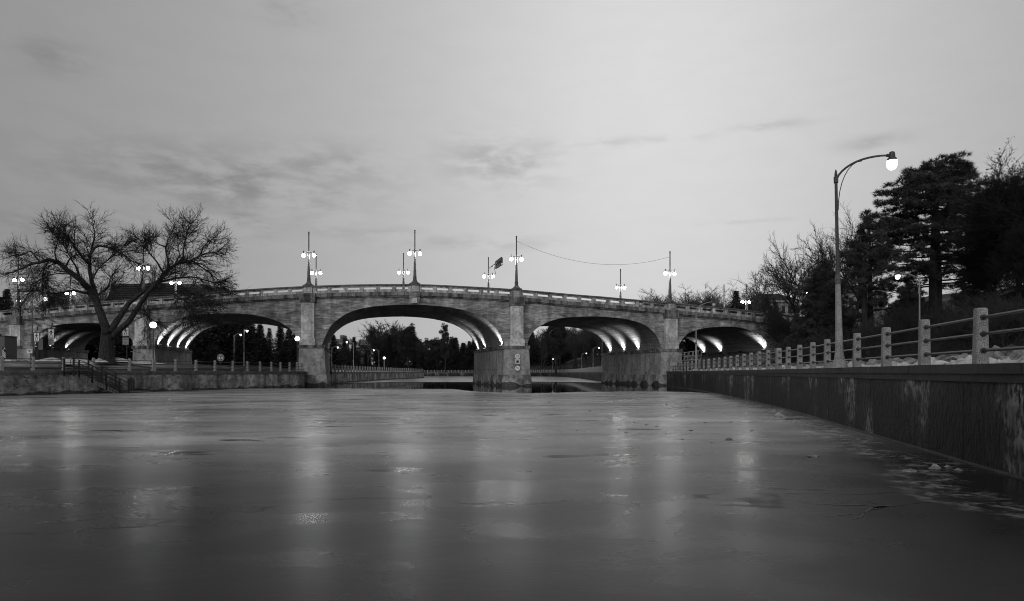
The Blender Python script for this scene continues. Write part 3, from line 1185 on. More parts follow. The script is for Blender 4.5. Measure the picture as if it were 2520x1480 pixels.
for px in LAMPS:
    zt = ztop(px)
    m = MB()
    obox(m, px, .34, .45, 1.14, zt - PH - .002, zt + .004)
    ped = m.build('pedestal', M['parapet'], bridge)
    m = MB()
    obox(m, px, .46, .6, 1.42, zt + .004, zt + .13)
    m.build('pedestal_cap', M['cap'], ped)
    raised_panel(ped, px, .62, zt - .72, zt - .30, .40, M['pilaster'])
PIL = {45: 858, 352.5: 858, 760: 856.4, 1271: 858.5, 1649: 865.5, 1916: 872}
for px, yl in PIL.items():
    zt = ztop(px)
    zl = fp(px, yl).z
    m = MB()
    sc_ = 1.0 if px < 1800 else .72
    zc = zt - PH - CH - .62
    obox(m, px, .55, .3, 1.78 * sc_, zl - .05, zc)
    pil = m.build('pilaster', M['pilaster'], bridge)
    m = MB()
    obox(m, px, .74, .35, 2.12 * sc_, zc - .05, zt - PH + .02)
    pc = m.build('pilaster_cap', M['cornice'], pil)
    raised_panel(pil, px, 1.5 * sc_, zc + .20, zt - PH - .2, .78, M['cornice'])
    zb1 = zl + 1.28
    m = MB()
    obox(m, px, .70, .3, 2.08 * sc_, zl - .05, zb1)
    m.build('pilaster_base', M['pilaster'], pil)
    raised_panel(pil, px, 1.5 * sc_, zl + .16, zb1 - .18, .74, M['pilaster'])
    if zc - zb1 > 1.5:
        raised_panel(pil, px, 1.16 * sc_, zb1 + .22, zc - .28, .60, M['pilaster'])
# bracket under the middle lamp
zt = ztop(1021)
m = MB()
t_ = tang(1021)
n_ = Vector((t_.y, -t_.x, 0))
c_ = Vector((*xy(1021), 0))
za, zb2 = fp(1021, 749).z - .05, zt - PH + .02
m.hexa([c_ - t_ * .62 + n_ * .30 + Vector((0, 0, za)), c_ + t_ * .62 + n_ * .30 + Vector((0, 0, za)), c_ + t_ * .62 - n_ * .3 + Vector((0, 0, za)), c_ - t_ * .62 - n_ * .3 + Vector((0, 0, za))],
       [c_ - t_ * .80 + n_ * .62 + Vector((0, 0, zb2)), c_ + t_ * .80 + n_ * .62 + Vector((0, 0, zb2)), c_ + t_ * .80 - n_ * .3 + Vector((0, 0, zb2)), c_ - t_ * .80 - n_ * .3 + Vector((0, 0, zb2))])
key_o = m.build('keystone', M['facade'], bridge)
m = MB()
obox(m, 1021, .58, .2, .74, za + .18, za + .86)
m.build('panel', M['pilaster'], key_o)

# piers
PIERS = [(28, 74, 858, 27, 75, 2.3, .75), (327, 381, 858, 325, 383, 2.4, .9), (735.5, 798, 856.4, 732, 804, -.4, 1.0), (1240, 1302, 858.5, 1238, 1307, -.4, 1.0), (1627, 1677, 865.5, 1623, 1681, -.4, 1.0), (1891, 1945, 872, 1889, 1947, 1.6, .7)]
pier_objs = []
for l, r, yl, lb, rb, zb_, pj in PIERS:
    d = Dd((l + r) / 2) - pj
    zl = at(l, yl, d).z
    zpl = 1.52

    def X(px):
        return vx(px) * d
    k = max(0, min(1, (zl - zpl) / (zl + .4)))
    lm, rm = l + (lb - l) * k, r + (rb - r) * k
    back = CD * (BW + 2 * pj)

    def ring(a, b_, z, out=0.0):
        A, B = Vector((X(a) - out, d - out, z)), Vector((X(b_) + out, d - out, z))
        return [A, B, B + back + Vector((0, 2 * out, 0)), A + back + Vector((0, 2 * out, 0))]
    m = MB()
    zlow = max(zpl, zb_)
    m.hexa(ring(lm, rm, zlow), ring(l, r, zl))
    po = m.build('pier', M['pier'], bridge)
    pier_objs.append((po, d))
    m = MB()
    m.hexa(ring(l, r, zl, .12), ring(l, r, zl + .42, .12))
    m.build('ledge', M['cornice'], po)
    if zb_ < 0:
        m = MB()
        m.hexa(ring(lb, rb, zb_, .16), ring(lm, rm, zpl - .003, .10))
        m.build('plinth', M['plinth'], po)
        m = MB()
        for i in range(14):      # drain holes along the side facing the water
            p = Vector((X(lm) - .01, d, zpl + .72)) + CD * (2 + i * 1.3)
            m.box(p, .02, .05, .07)
        m.build('drain_hole', M['ink'], po)


# floodlights washing up the vaults
def flood(px, py, t, inward, lit, power=90):
    base = fp(px, py) + CD * (BW * t)
    side = Vector((inward, 0, 0))
    p = base + side * .30 + Vector((0, 0, .30))
    e = empty('floodlight', p, None, None)
    m = MB()
    m.box(p + Vector((0, 0, -.16)), .22, .32, .08, taper=1.2)
    m.box(p - side * .2 + Vector((0, 0, -.22)), .12, .05, .04)
    m.build('housing', M['blacksteel'], e)
    m = MB()
    m.box(p + Vector((0, 0, -.072)), .16, .24, .006)
    m.build('lens', M['flood'] if lit else M['opal'], e)
    if lit:
        l = bpy.data.lights.new('flood_beam', 'SPOT')
        l.energy = power
        l.spot_size = math.radians(112)
        l.spot_blend = 1.0
        l.shadow_soft_size = .06
        o = bpy.data.objects.new('flood_beam', l)
        o.parent = e
        dirv = Vector((-inward * .05, 0, 1)).normalized()
        o.rotation_euler = dirv.to_track_quat('-Z', 'Y').to_euler()
        o.location = (0, 0, -.02)
        col.objects.link(o)
    return e


FL = [('left', 0, 1, (.08, .34, .62, .90), (1, 1, 1, 1), 'left arch', 'left'),
      ('middle', 0, 1, (.12, .37, .63, .90), (1, 1, 1, 1), 'middle arch', 'left'),
      ('middle', -1, -1, (.06, .36, .64, .92), (1, 0, 1, 1), 'middle arch', 'right'),
      ('right', -1, -1, (.10, .37, .64, .93), (0, 1, 1, 1), 'right arch', 'right'),
      ('small_right', -1, -1, (.05, .36, .66, .93), (1, 0, 1, 1), 'rightmost low arch', 'right'),
      ('small_left', 0, 1, (.05, .33, .62), (1, 1, 1), 'low arch behind the bare tree', 'left')]
ORD = ['nearest', 'second', 'third', 'farthest']
for key, idx, inw, ts, lits, nm, sd in FL:
    for i, (t, lit) in enumerate(zip(ts, lits)):
        px, py = ARCH[key][idx]
        e = flood(px, py, t, inw, lit, power=(1500 if key == 'left' else 800 if key == 'middle' and idx == 0 else 1000) * (1.2 if i == 0 else 1.0))
        tag(e, f'{ORD[i]} {"lit" if lit else "dark"} floodlight on the {sd} side of the {nm}', 'floodlight', 'floodlights under the bridge arches')


# ------------------------------------------------------------------ bridge lamps: tapered post, two globes, tall mast
def make_bridge_lamp():
    r = empty('bridge_lamp', (0, 0, 0))
    m = MB()
    m.lathe((0, 0, 0), [(.60, 0), (.58, .10), (.47, .14), (.45, .22), (.36, .26), (.30, .40), (.25, .62), (.235, .82), (.27, .84), (.27, .90)], 8)
    m.build('base', M['lampiron'], r)
    m = MB()
    m.lathe((0, 0, .90), [(.225, 0), (.125, 3.10), (.16, 3.14), (.17, 3.24), (.12, 3.28)], 8)
    m.build('shaft', M['lampgrey'], r)
    m = MB()
    m.lathe((0, 0, 4.18), [(.14, 0), (.15, .1), (.13, .34), (.16, .38), (.09, .42)], 8)
    m.build('collar', M['lampiron'], r)
    m = MB()
    m.lathe((0, 0, 4.6), [(.085, 0), (.075, 2.2), (.10, 2.24), (.085, 2.3), (.08, 2.5), (.11, 2.54), (.10, 2.62)], 8)
    m.build('mast', M['lampiron'], r)
    for s in (-1, 1):
        m = MB()
        m.tube([(s * .10, 0, 4.42), (s * .68, 0, 4.40)], .045, 6)
        m.lathe((s * .70, 0, 4.24), [(.10, 0), (.085, .1), (.075, .3), (.10, .33), (.11, .40), (.07, .42)], 8)
        a = m.build('lamp_arm', M['lampiron'], r)
        g = MB()
        g.ball((s * .70, 0, 4.03), .235, 14, 10)
        g.build('lamp_globe', M['globe'], r, smooth=True)
    return r


lampA = make_bridge_lamp()
first_used = False


def place_lamp(loc, rz, label, group='twin globe lamps on the bridge', k=1.0):
    global first_used
    o = lampA if not first_used else copy_tree(lampA)
    first_used = True
    o.location = loc
    o.rotation_euler.z = rz
    o.scale = (k, k, k)
    tag(o, label, 'lamp post', group)
    return o


NL = {45: 'near twin globe lamp at the left end of the bridge', 352.5: 'near twin globe lamp rising behind the crown of the bare tree', 760: 'near twin globe lamp between the left and middle arches',
      1021: 'near twin globe lamp above the crown of the middle arch', 1271: 'near twin globe lamp over the signed pier, wire fixed to its mast', 1649: 'near twin globe lamp over the right pier, at the wire end'}
for px in LAMPS:
    x, y = xy(px, -.02)
    t = tang(px)
    place_lamp((x, y, ztop(px) + .13), math.atan2(t.y, t.x), NL[px])
FLM = {173: 'small far twin globe lamp low behind the parapet at left', 432: 'far twin globe lamp behind the right half of the bare tree', 778: 'far twin globe lamp just right of the left pier lamp',
       993: 'far twin globe lamp left of the middle crown lamp', 1202: 'far twin globe lamp carrying the lane signal arm', 1527: 'far twin globe lamp above the right arch', 1836: 'far twin globe lamp above the rightmost low arch'}
GLY = {173: 721.7, 432: 697, 778: 672.5, 993: 671, 1202: 680.5, 1527: 708, 1836: 742.5}
far_lamp = {}
for px, lab in FLM.items():
    d = Dd(px) + 19.5
    p = at(px, GLY[px], d)
    k = 1.0
    z = p.z - 4.03
    far_lamp[px] = Vector((p.x, p.y, z))
    place_lamp((p.x, p.y, z), tang(px).to_2d().angle_signed(Vector((1, 0))) * -1 if False else math.atan2(tang(px).y, tang(px).x), lab)
p = at(1993, 718.5, 128)
place_lamp((p.x, p.y, p.z - 4.03), .3, 'twin globe lamp among the pines past the right end of the bridge', 'twin globe lamps on the bridge')

# arm with lane signals on a far lamp, reaching back over the roadway
fl = far_lamp[1202]
sg = empty('lane_signal', fl + Vector((0, 0, 5.4)), 'dark overhead lane signal gantry arm fixed to a far bridge lamp', 'signal')
a0 = fl + Vector((0, 0, 5.25))
b0 = a0 - CD * 9.0
m = MB()
m.tube([a0, b0], .11, 8)
m.build('gantry_arm', M['lampiron'], sg)
m = MB()
nn = Vector((CD.y, -CD.x, 0))
m.box(a0 - CD * 6.9 + Vector((0, 0, -.1)) + nn * .2, .10, 2.1, .62, nn, CD)
sb = m.build('sign_box', M['blacksteel'], sg)
for i in range(3):
    m = MB()
    m.box(a0 - CD * (5.4 + i * 1.45) + nn * .36 + Vector((0, 0, -.1)), .05, .5, .5, nn, CD)
    m.build('signal_head', M['lampiron'], sb)
m = MB()
m.lathe(b0 + nn * .25 + Vector((0, 0, -.75)), [(.05, 0), (.16, .1), (.16, .24), (.1, .32)], 10)
m.build('camera_dome', M['white'], sg)
m = MB()
q = a0 - CD * 4.6
m.tube([q + Vector((0, 0, -.3)), q + Vector((.15, 0, -1.3)), q + Vector((.25, 0, -1.5))], .05, 6)
m.build('cable_drop', M['greysteel'], sg)

# wire between two near masts
A = Vector((*xy(1271, -.02), ztop(1271) + .13 + 6.55))
B = Vector((*xy(1649, -.02), ztop(1649) + .13 + 6.45))
m = MB()
m.tube([A.lerp(B, i / 24) + Vector((0, 0, -2.05 * 4 * (i / 24) * (1 - i / 24))) for i in range(25)], .016, 4)
tag(m.build('overhead_wire', M['blacksteel']), 'thin sagging wire strung between two near lamp masts', 'wire')

# ------------------------------------------------------------------ curved-arm street lamps
def davit(px, base_y, top_y, gpx, gy, d, label, lit=True, group='curved arm street lamps', base_z=None, lean=0.0, detail=False, H=6.65):
    """column on a concrete shaft with a curved arm; sizes follow the picture at depth d"""
    b = at(px, base_y, d)
    if base_z is not None:
        b.z = base_z
    top = at(px + lean, top_y, d)
    g = at(gpx, gy, d)
    h = top.z - b.z
    k = h / 6.65
    reach = g.x - top.x
    sgn = 1 if reach > 0 else -1
    t = empty('street_lamp', b, label, 'street lamp', group)
    n = 10 if detail else 6
    ln = Vector((top.x - b.x, 0, 0)) / max(h, .1)

    def pt(z, dx=0.0):
        return (b.x + ln.x * z + dx, b.y, b.z + z)
    zs = .43 * h
    m = MB()
    m.tube([pt(0), pt(.10 * k), pt(.28 * k), pt(.55 * k), pt(.9 * k), pt(zs * .6), pt(zs)], [.27 * k, .25 * k, .17 * k, .135 * k, .12 * k, .105 * k, .085 * k], n)
    m.build('concrete_shaft', M['aggregate'], t)
    m = MB()
    m.tube([pt(zs), pt(zs + .03 * k), pt(zs + .04 * k), pt(zs + .16 * k), pt(zs + .17 * k), pt(zs + .30 * k), pt(zs + .31 * k), pt(zs + .34 * k)], [.10 * k, .10 * k, .085 * k, .085 * k, .10 * k, .08 * k, .09 * k, .06 * k], n)
    m.build('collar', M['lampgrey'], t)
    m = MB()
    m.tube([pt(zs + .30 * k), pt(h * .8), pt(h - .12 * k)], [.065 * k, .052 * k, .048 * k], n)
    m.tube([pt(h - .32 * k), pt(h - .3 * k), pt(h - .1 * k), pt(h - .08 * k)], [.06 * k, .075 * k, .075 * k, .05 * k], n)
    m.tube([pt(h - .1 * k), pt(h - .04 * k), pt(h + .02 * k), pt(h + .1 * k), pt(h + .16 * k)], [.03 * k, .05 * k, .045 * k, .03 * k, .004], n)
    m.build('pole', M['lampiron'] if detail else M['greysteel'], t)
    z0 = h - .22 * k
    ztop_ = g.z - b.z + .30 * k
    x1 = g.x - (b.x + ln.x * h)
    arc = []
    for i in range(11):
        u = i / 10
        a = u * math.pi / 2
        arc.append(pt(z0 + (ztop_ - z0) * math.sin(a) ** .85, (x1 - sgn * .10 * k) * (1 - math.cos(a)) * .55 + (x1 - sgn * .10 * k) * u * .45))
    m = MB()
    m.tube(arc, .036 * k, 6)
    m.build('curved_arm', M['lampiron'] if detail else M['greysteel'], t)
    m = MB()
    br = []
    for i in range(9):
        u = i / 8
        a = u * math.pi / 2
        br.append(pt(h - 1.25 * k + (arc[6][2] - b.z - .05 * k - (h - 1.25 * k)) * math.sin(a), sgn * .06 * k + (arc[6][0] - b.x - ln.x * h - sgn * .06 * k) * (1 - math.cos(a))))
    m.tube(br, .016 * k, 5)
    m.build('brace', M['lampiron'] if detail else M['greysteel'], t)
    m = MB()
    gx, gz = g.x, g.z
    m.lathe((gx, g.y, gz + .12 * k), [(.165 * k, 0), (.15 * k, .07 * k), (.11 * k, .11 * k), (.10 * k, .22 * k), (.085 * k, .29 * k), (.03 * k, .32 * k)], 12)
    m.tube([(gx - sgn * .18 * k, g.y, gz + .30 * k), (gx - sgn * .06 * k, g.y, gz + .30 * k)], .055 * k, 8)
    m.build('lamp_head', M['lampiron'], t)
    m = MB()
    m.lathe((gx, g.y, gz), [(.02 * k, -.20 * k), (.10 * k, -.17 * k), (.155 * k, -.08 * k), (.175 * k, .02 * k), (.168 * k, .118 * k)], 14)
    m.build('lamp_globe', (M['globe_near'] if detail else M['globe_far']) if lit else M['opal'], t, smooth=True)
    return t


davit(2066, 904, 428, 2195, 404, 22.6, 'tall curved arm street lamp on a speckled concrete shaft on the right wall', True, detail=True, lean=-9, base_z=COPE)
davit(2263, 893, 684, 2209, 681, 51, 'curved arm street lamp before the dark pines, arm pointing left', True)
davit(1713, 914, 761, 1757, 750, 68.5, 'unlit curved arm street lamp in front of the rightmost low arch', False, base_z=COPE)
davit(576, 900, 826, 592.5, 824, 145, 'shorter curved arm street lamp seen through the left arch', True, base_z=2.6)
davit(600.5, 900, 811, 608, 814.5, 120, 'taller curved arm street lamp seen through the left arch', True, base_z=2.6)
davit(816.7, 913, 855.5, 831.5, 855, 185, 'leftmost curved arm street lamp seen through the middle arch', True, base_z=1.95)
davit(834, 913, 870, 845, 870, 245, 'small curved arm street lamp beside the lit shelter', True, base_z=1.95)
davit(870, 912, 844.5, 853.6, 842, 158, 'tallest curved arm street lamp in the middle arch, arm pointing left', True, base_z=2.0)
davit(886.8, 913, 874, 877.4, 873, 260, 'unlit curved arm street lamp in the middle arch', False, base_z=2.0)
davit(932.5, 913, 863, 920, 862, 210, 'curved arm street lamp right of the speed sign, arm pointing left', True, base_z=2.0)
davit(1083.6, 913, 890, 1089, 888.5, 346, 'tiny curved arm street lamp on the far bank in the middle arch', True, base_z=2.0)
davit(1359, 914, 880.5, 1368, 880, 290, 'left one of the crossed pair of street lamps in the right arch', True, base_z=2.0)
davit(1370, 914, 883, 1361, 883.5, 300, 'right one of the crossed pair of street lamps in the right arch', True, base_z=2.0)
davit(1431.8, 914, 872.4, 1443, 869.5, 236, 'curved arm street lamp halfway along the far railing in the right arch', True, base_z=2.0)
davit(1459.5, 914, 858.6, 1474, 856, 176, 'taller lit street lamp on the curve of the far railing', True, base_z=2.0)
davit(1481.6, 913, 833, 1502, 824, 127, 'tallest street lamp in the right arch, its head hidden by the vault', True, base_z=2.0)
davit(1482.5, 913, 874, 1470, 872.5, 255, 'unlit street lamp with its arm pointing left in the right arch', False, base_z=2.0)


# globe lamps on posts
def globe_post(px, gy, d, label, base_z, r=.27, mat='lampiron', colr=.055, group='single globe lamps'):
    g = at(px, gy, d)
    t = empty('globe_lamp', (g.x, g.y, base_z), label, 'globe lamp', group)
    h = g.z - base_z
    m = MB()
    m.lathe((g.x, g.y, base_z), [(colr * 2.4, 0), (colr * 2.2, .12), (colr * 1.3, .2), (colr, .5), (colr * .9, h - r - .06), (colr * 2, h - r - .02), (colr * 2.2, h - r + .03)], 8)
    m.build('post', M[mat], t)
    m = MB()
    m.ball((g.x, g.y, g.z), r, 14, 10)
    m.build('lamp_globe', M['globe_near'], t, smooth=True)


s1 = ll(on_line(LL, 377.5))[0]
s2 = ll(on_line(LL, 731.6))[0]
globe_post(377, 800, s1.y + .6, 'white globe lamp on a black post before the left arch', COPE, .30)
globe_post(731.5, 833.5, s2.y + .6, 'white globe lamp beside the left pier', COPE, .30)
globe_post(945.6, 881, 205, 'globe lamp on a pale column, left of three beyond the middle arch', 1.9, .36, 'farpost', .16)
globe_post(992.6, 886.8, 218, 'globe lamp on a pale column, middle of three beyond the middle arch', 1.9, .34, 'farpost', .14)
globe_post(1008, 891, 235, 'globe lamp on a pale column, right of three beyond the middle arch', 1.9, .32, 'farpost', .13)
globe_post(112, 736, 122, 'bare globe lamp just above the parapet left of the bare tree', 7.0, .36)
globe_post(45.5, 741, 126, 'low globe lamp at the foot of the leftmost bridge lamp', 7.0, .36)
for px, y0, y1, d, lab in ((1782, 757, 700, 122, 'plain unlit utility pole above the rightmost low arch'), (1838, 757, 700, 124, 'second plain utility pole beside the spruce')):
    a, b = at(px, y0 + 18, d), at(px, y1, d)
    t = empty('utility_pole', a, lab, 'pole')
    m = MB()
    m.tube([a, b], [.16, .11], 8)
    m.build('pole', M['greysteel'], t)
    m = MB()
    m.tube([at(px, y1 + 50, d), at(px + 12, y1 + 42, d), at(px + 17, y1 + 38, d)], .06, 5)
    m.build('arm', M['greysteel'], t)

# ------------------------------------------------------------------ signs
FACE = Vector((0, -1, 0))


def text(parent, s, c, size, mat, name='lettering', maxw=None):
    cu = bpy.data.curves.new(name, 'FONT')
    cu.body = s
    cu.align_x = 'CENTER'
    cu.align_y = 'CENTER'
    cu.size = size
    cu.extrude = .002
    cu.space_line = .85
    cu.offset = size * .012
    cu.materials.append(mat)
    tmp = bpy.data.objects.new(name, cu)
    me = bpy.data.meshes.new_from_object(tmp)
    bpy.data.objects.remove(tmp)
    o = bpy.data.objects.new(name, me)
    xs_ = [v.co.x for v in me.vertices]
    if maxw and xs_ and max(xs_) - min(xs_) > maxw:
        o.scale.x = maxw / (max(xs_) - min(xs_))
    o.rotation_euler = (math.radians(90), 0, 0)
    o.location = Vector(c) - wloc(parent)
    o.parent = parent
    col.objects.link(o)
    return o


def walker(parent, c, h, mat, flip=1):
    """walking figure cut from flat sheet"""
    m = MB()
    y = c.y
    k = h

    def poly(pts):
        m.add([Vector((c.x + flip * x * k, y, c.z + z * k)) for x, z in pts] + [Vector((c.x + flip * x * k, y + .004, c.z + z * k)) for x, z in pts], [tuple(range(len(pts)))])
    poly([(.075 * math.cos(a * math.pi / 6) + .02, .42 + .075 * math.sin(a * math.pi / 6)) for a in range(12)])
    poly([(-.06, .32), (.09, .32), (.10, .02), (-.06, .02)])
    poly([(-.06, .32), (-.06, .20), (-.20, .02), (-.25, .06), (-.16, .24)])
    poly([(.09, .32), (.20, .14), (.30, .10), (.31, .04), (.17, .07), (.08, .20)])
    poly([(-.06, .05), (.03, .05), (-.07, -.22), (-.18, -.48), (-.26, -.46), (-.15, -.20)])
    poly([(.01, .05), (.10, .05), (.14, -.18), (.24, -.44), (.16, -.48), (.06, -.20)])
    m.build('walking_figure', mat, parent)


def crossing_sign(px, base_y, y_solar, panel, low, d, label, flip=1):
    b = at(px, base_y, d)
    b.z = min(b.z, zl_at(b.x, b.y))
    t = empty('crossing_sign', b, label, 'sign', 'pedestrian crossing signs by the road')
    top = at(px, y_solar + 6, d)
    m = MB()
    m.tube([b, top], .06, 8)
    m.build('post', M['blacksteel'], t)
    m = MB()
    m.box(at(px, y_solar, d), .36, .26, .03, Vector((.8, 0, -.6)), Vector((0, 1, 0)), Vector((.6, 0, .8)))
    m.build('solar_panel', M['blacksteel'], t)
    x0, x1, y0, y1 = panel
    A, B = at(x0, y0, d), at(x1, y1, d)
    c = (A + B) / 2 + FACE * .09
    m = MB()
    m.box(c + Vector((0, .012, 0)), (B.x - A.x) / 2 + .06, .02, (A.z - B.z) / 2 + .06)
    m.build('backing_box', M['blacksteel'], t)
    m = MB()
    m.box(c - Vector((0, .012, 0)), (B.x - A.x) / 2, .006, (A.z - B.z) / 2)
    pn = m.build('panel', M['white'], t)
    walker(pn, c - Vector((0, .024, 0)) + Vector((0, 0, .06)), (A.z - B.z) * .82, M['ink'], flip)
    m = MB()
    m.box(Vector((c.x, c.y - .02, B.z + .10)), (B.x - A.x) * .36, .002, .02)
    m.build('underline', M['ink'], pn)
    for s in (-.26, .26):
        m = MB()
        m.box(at(px, y0 - 4, d) + FACE * .1 + Vector((s, 0, 0)), .16, .05, .07)
        m.build('beacon', M['greysteel'], t)
    if low:
        x0, x1, y0, y1 = low
        A, B = at(x0, y0, d), at(x1, y1, d)
        c = (A + B) / 2 + FACE * .09
        m = MB()
        m.box(c, (B.x - A.x) / 2, .012, (A.z - B.z) / 2)
        ln_ = m.build('notice_panel', M['offwhite'], t)
        hh = A.z - B.z
        text(ln_, 'STOP FOR\nPEDESTRIANS', c + Vector((0, -.016, hh * .26)), hh * .19, M['ink'], maxw=(B.x - A.x) * .86)
        text(ln_, 'PRIORITÉ AUX\nPIÉTONS', c + Vector((0, -.016, -hh * .24)), hh * .18, M['ink'], maxw=(B.x - A.x) * .86)
        m = MB()
        m.box(c + Vector((0, -.014, 0)), (B.x - A.x) * .45, .002, .012)
        m.build('divider', M['ink'], ln_)
    return t


crossing_sign(91.8, 886, 797, (85.8, 97.8, 819.5, 840), None, 71, 'crossing sign with a walking figure over two grey plates, left of the taller one', -1)
crossing_sign(128.4, 885, 788, (120.8, 134.2, 810.5, 832.6), (120.8, 133.8, 833.4, 848.6), 72, 'taller crossing sign with solar panel and a written notice below it')
crossing_sign(312, 887, 800, (303, 317.5, 807, 826.5), (303, 317.5, 831, 848), 79, 'crossing sign half hidden behind the big trunk')
t = [o for o in col.objects if o.name.startswith('crossing_sign')][0]
for s in (-.42, .42):
    m = MB()
    m.box(at(91.8, 847.5, 71) + FACE * .08 + Vector((s, 0, 0)), .24, .012, .58)
    m.build('side_plate', M['greyprint'] if False else M['lampgrey'], t)

# danger sign on a slim pole
d = 57.6
pp = ll(on_line(LL, 78.5))[0]
d = pp.y + .9
b, tp = at(78.5, 912, d), at(79.5, 741, d)
b.z = COPE - .06
t = empty('warning_sign_pole', b, 'slim pale pole with a white danger overhead wires sign', 'sign')
m = MB()
m.tube([b, at(78.5, 880, d), at(79, 826, d), at(79, 821, d), at(79.4, 820, d), tp], [.16, .13, .10, .12, .045, .035], 8)
m.build('pole', M['lampgrey'], t)
A, B = at(70.9, 853.7, d), at(84, 869.2, d)
c = (A + B) / 2 + FACE * .20
m = MB()
m.box(c, (B.x - A.x) / 2, .012, (A.z - B.z) / 2)
pn = m.build('panel', M['white'], t)
hh = A.z - B.z
m = MB()
m.box(c + Vector((0, -.014, hh * .27)), (B.x - A.x) * .45, .003, hh * .17)
m.build('heading_plate', M['ink'], pn)
text(pn, 'DANGER', c + Vector((0, -.021, hh * .27)), hh * .24, M['white'], maxw=(B.x - A.x) * .78)
text(pn, 'OVERHEAD\nWIRES', c + Vector((0, -.016, -hh * .20)), hh * .23, M['ink'], maxw=(B.x - A.x) * .84)

# chevron marker with an arrow
d = 75
b = at(11, 890, d)
t = empty('hazard_marker', b, 'black and white striped hazard marker with an arrow at the left edge', 'sign')
m = MB()
m.tube([at(11, 893, d), at(11, 860, d)], .05, 6)
m.build('post', M['greysteel'], t)
A, B = at(7.3, 853.7, d), at(15.7, 884.6, d)
c = (A + B) / 2 + FACE * .08
hw, hh = (B.x - A.x) / 2, (A.z - B.z) / 2
m = MB()
m.box(c, hw, .012, hh)
pn = m.build('panel', M['ink'], t)
for z in (-.62, -.28, .06):
    m = MB()
    y = c.y - .016
    q = hh * .16
    zz = c.z + z * hh
    m.add([(c.x - hw, y, zz + hw), (c.x + hw, y, zz - hw), (c.x + hw, y, zz - hw + q), (c.x - hw, y, zz + hw + q)], [(0, 1, 2, 3)])
    m.build('stripe', M['white'], pn)
m = MB()
y = c.y - .016
zz = c.z + hh * .68
w_ = hw * .7
for q in ([(-w_, -w_), (-w_ * .75, -w_ * 1.2), (w_ * .6, w_ * .4), (w_ * .4, w_ * .6)], [(-w_ * .2, w_), (w_, w_), (w_, w_ * .7), (-w_ * .2, w_ * .7)], [(w_ * .7, w_ * .7), (w_, w_ * .7), (w_, -w_ * .2), (w_ * .7, -w_ * .2)]):
    m.add([(c.x + a, y, zz + z) for a, z in q], [(0, 1, 2, 3)])
m.build('arrow', M['white'], pn)
# grey cabinet at the left edge
d = 80
A, B = at(-14, 828, d), at(11.2, 884, d)
t = empty('utility_cabinet', ((A.x + B.x) / 2, d, B.z), 'plain grey steel cabinet cut by the left edge of the picture', 'cabinet')
m = MB()
m.box(((A.x + B.x) / 2, d + 1, (A.z + B.z) / 2), (B.x - A.x) / 2, 1, (A.z - B.z) / 2)
m.build('body', M['lampgrey'], t)
m = MB()
m.box(((A.x + B.x) / 2, d + 1, A.z + .05), (B.x - A.x) / 2 + .08, 1.08, .05)
m.build('lid', M['lampiron'], t)

# round kilometre sign
kp = ll(on_line(LL, 543))[0]
d = kp.y + 1.2
c = at(543, 880, d)
t = empty('kilometre_sign', (c.x, c.y, COPE - .06), 'round dark kilometre sign reading 4.4 behind the left railing', 'sign')
m = MB()
m.tube([(c.x, c.y + .06, COPE - .06), (c.x, c.y + .06, c.z)], .04, 6)
m.build('post', M['blacksteel'], t)


def disc(nm, c, r, y, mat, parent, n=28, th=.012):
    m = MB()
    m.add([(c.x + r * math.cos(2 * math.pi * i / n), y, c.z + r * math.sin(2 * math.pi * i / n)) for i in range(n)] + [(c.x + r * math.cos(2 * math.pi * i / n), y + th, c.z + r * math.sin(2 * math.pi * i / n)) for i in range(n)],
          [tuple(range(n)), tuple(range(2 * n - 1, n - 1, -1))] + [(i, (i + 1) % n, n + (i + 1) % n, n + i) for i in range(n)])
    return m.build(nm, mat, parent)


r = 9.4 * S / F * d
pn = disc('panel', c, r, c.y, M['ink'], t)
disc('white_ring', c, r * .93, c.y - .006, M['offwhite'], pn)
disc('dark_field', c, r * .84, c.y - .012, M['greyprint'], pn)
text(pn, '4.4', c + Vector((0, -.022, -r * .12)), r * 1.0, M['white'])
text(pn, 'KM', c + Vector((0, -.022, r * .55)), r * .34, M['white'])

# signs on the main pier
po, pd = pier_objs[3]
d = pd - .16


def pier_sign(px, py, label, kind):
    c = at(px, py, d)
    r = 6.2 * S / F * d
    t = empty('navigation_sign', c, label, 'sign', 'navigation signs on the pier')
    if kind == 'square':
        m = MB()
        m.box(c, r, .015, r)
        pn = m.build('panel', M['white'], t)
        m = MB()
        m.box(c + Vector((0, -.02, 0)), r * .84, .004, r * .84)
        m.build('dark_border', M['greyprint'], pn)
        m = MB()
        m.box(c + Vector((0, -.027, 0)), r * .76, .003, r * .76)
        m.build('white_field', M['white'], pn)
        m = MB()
        m.box(c + Vector((0, -.033, 0)), r * .5, .003, r * .5)
        m.build('black_square', M['ink'], pn)
        m = MB()
        m.box(c + Vector((0, 0, -r * 1.32)), r, .015, r * .26)
        m.build('lower_plate', M['greyprint'], t)
    else:
        pn = disc('panel', c, r, c.y - .02, M['white'], t)
        if kind == '10':
            text(pn, '10', c + Vector((0, -.03, r * .08)), r * 1.25, M['ink'])
            m = MB()
            m.box(c + Vector((0, -.026, -r * .62)), r * .5, .003, r * .04)
            m.build('small_print', M['greyprint'], pn)
        else:
            m = MB()
            up = [(x / 10 * r * .62, (math.sin(x * .62) * .15 + .10) * r) for x in range(-10, 11)]
            m.strip([(c.x + a, c.y - .03, c.z + z - r * .12) for a, z in up], [(c.x + a, c.y - .03, c.z + z + r * .12) for a, z in up])
            m.build('wave_mark', M['ink'], pn)


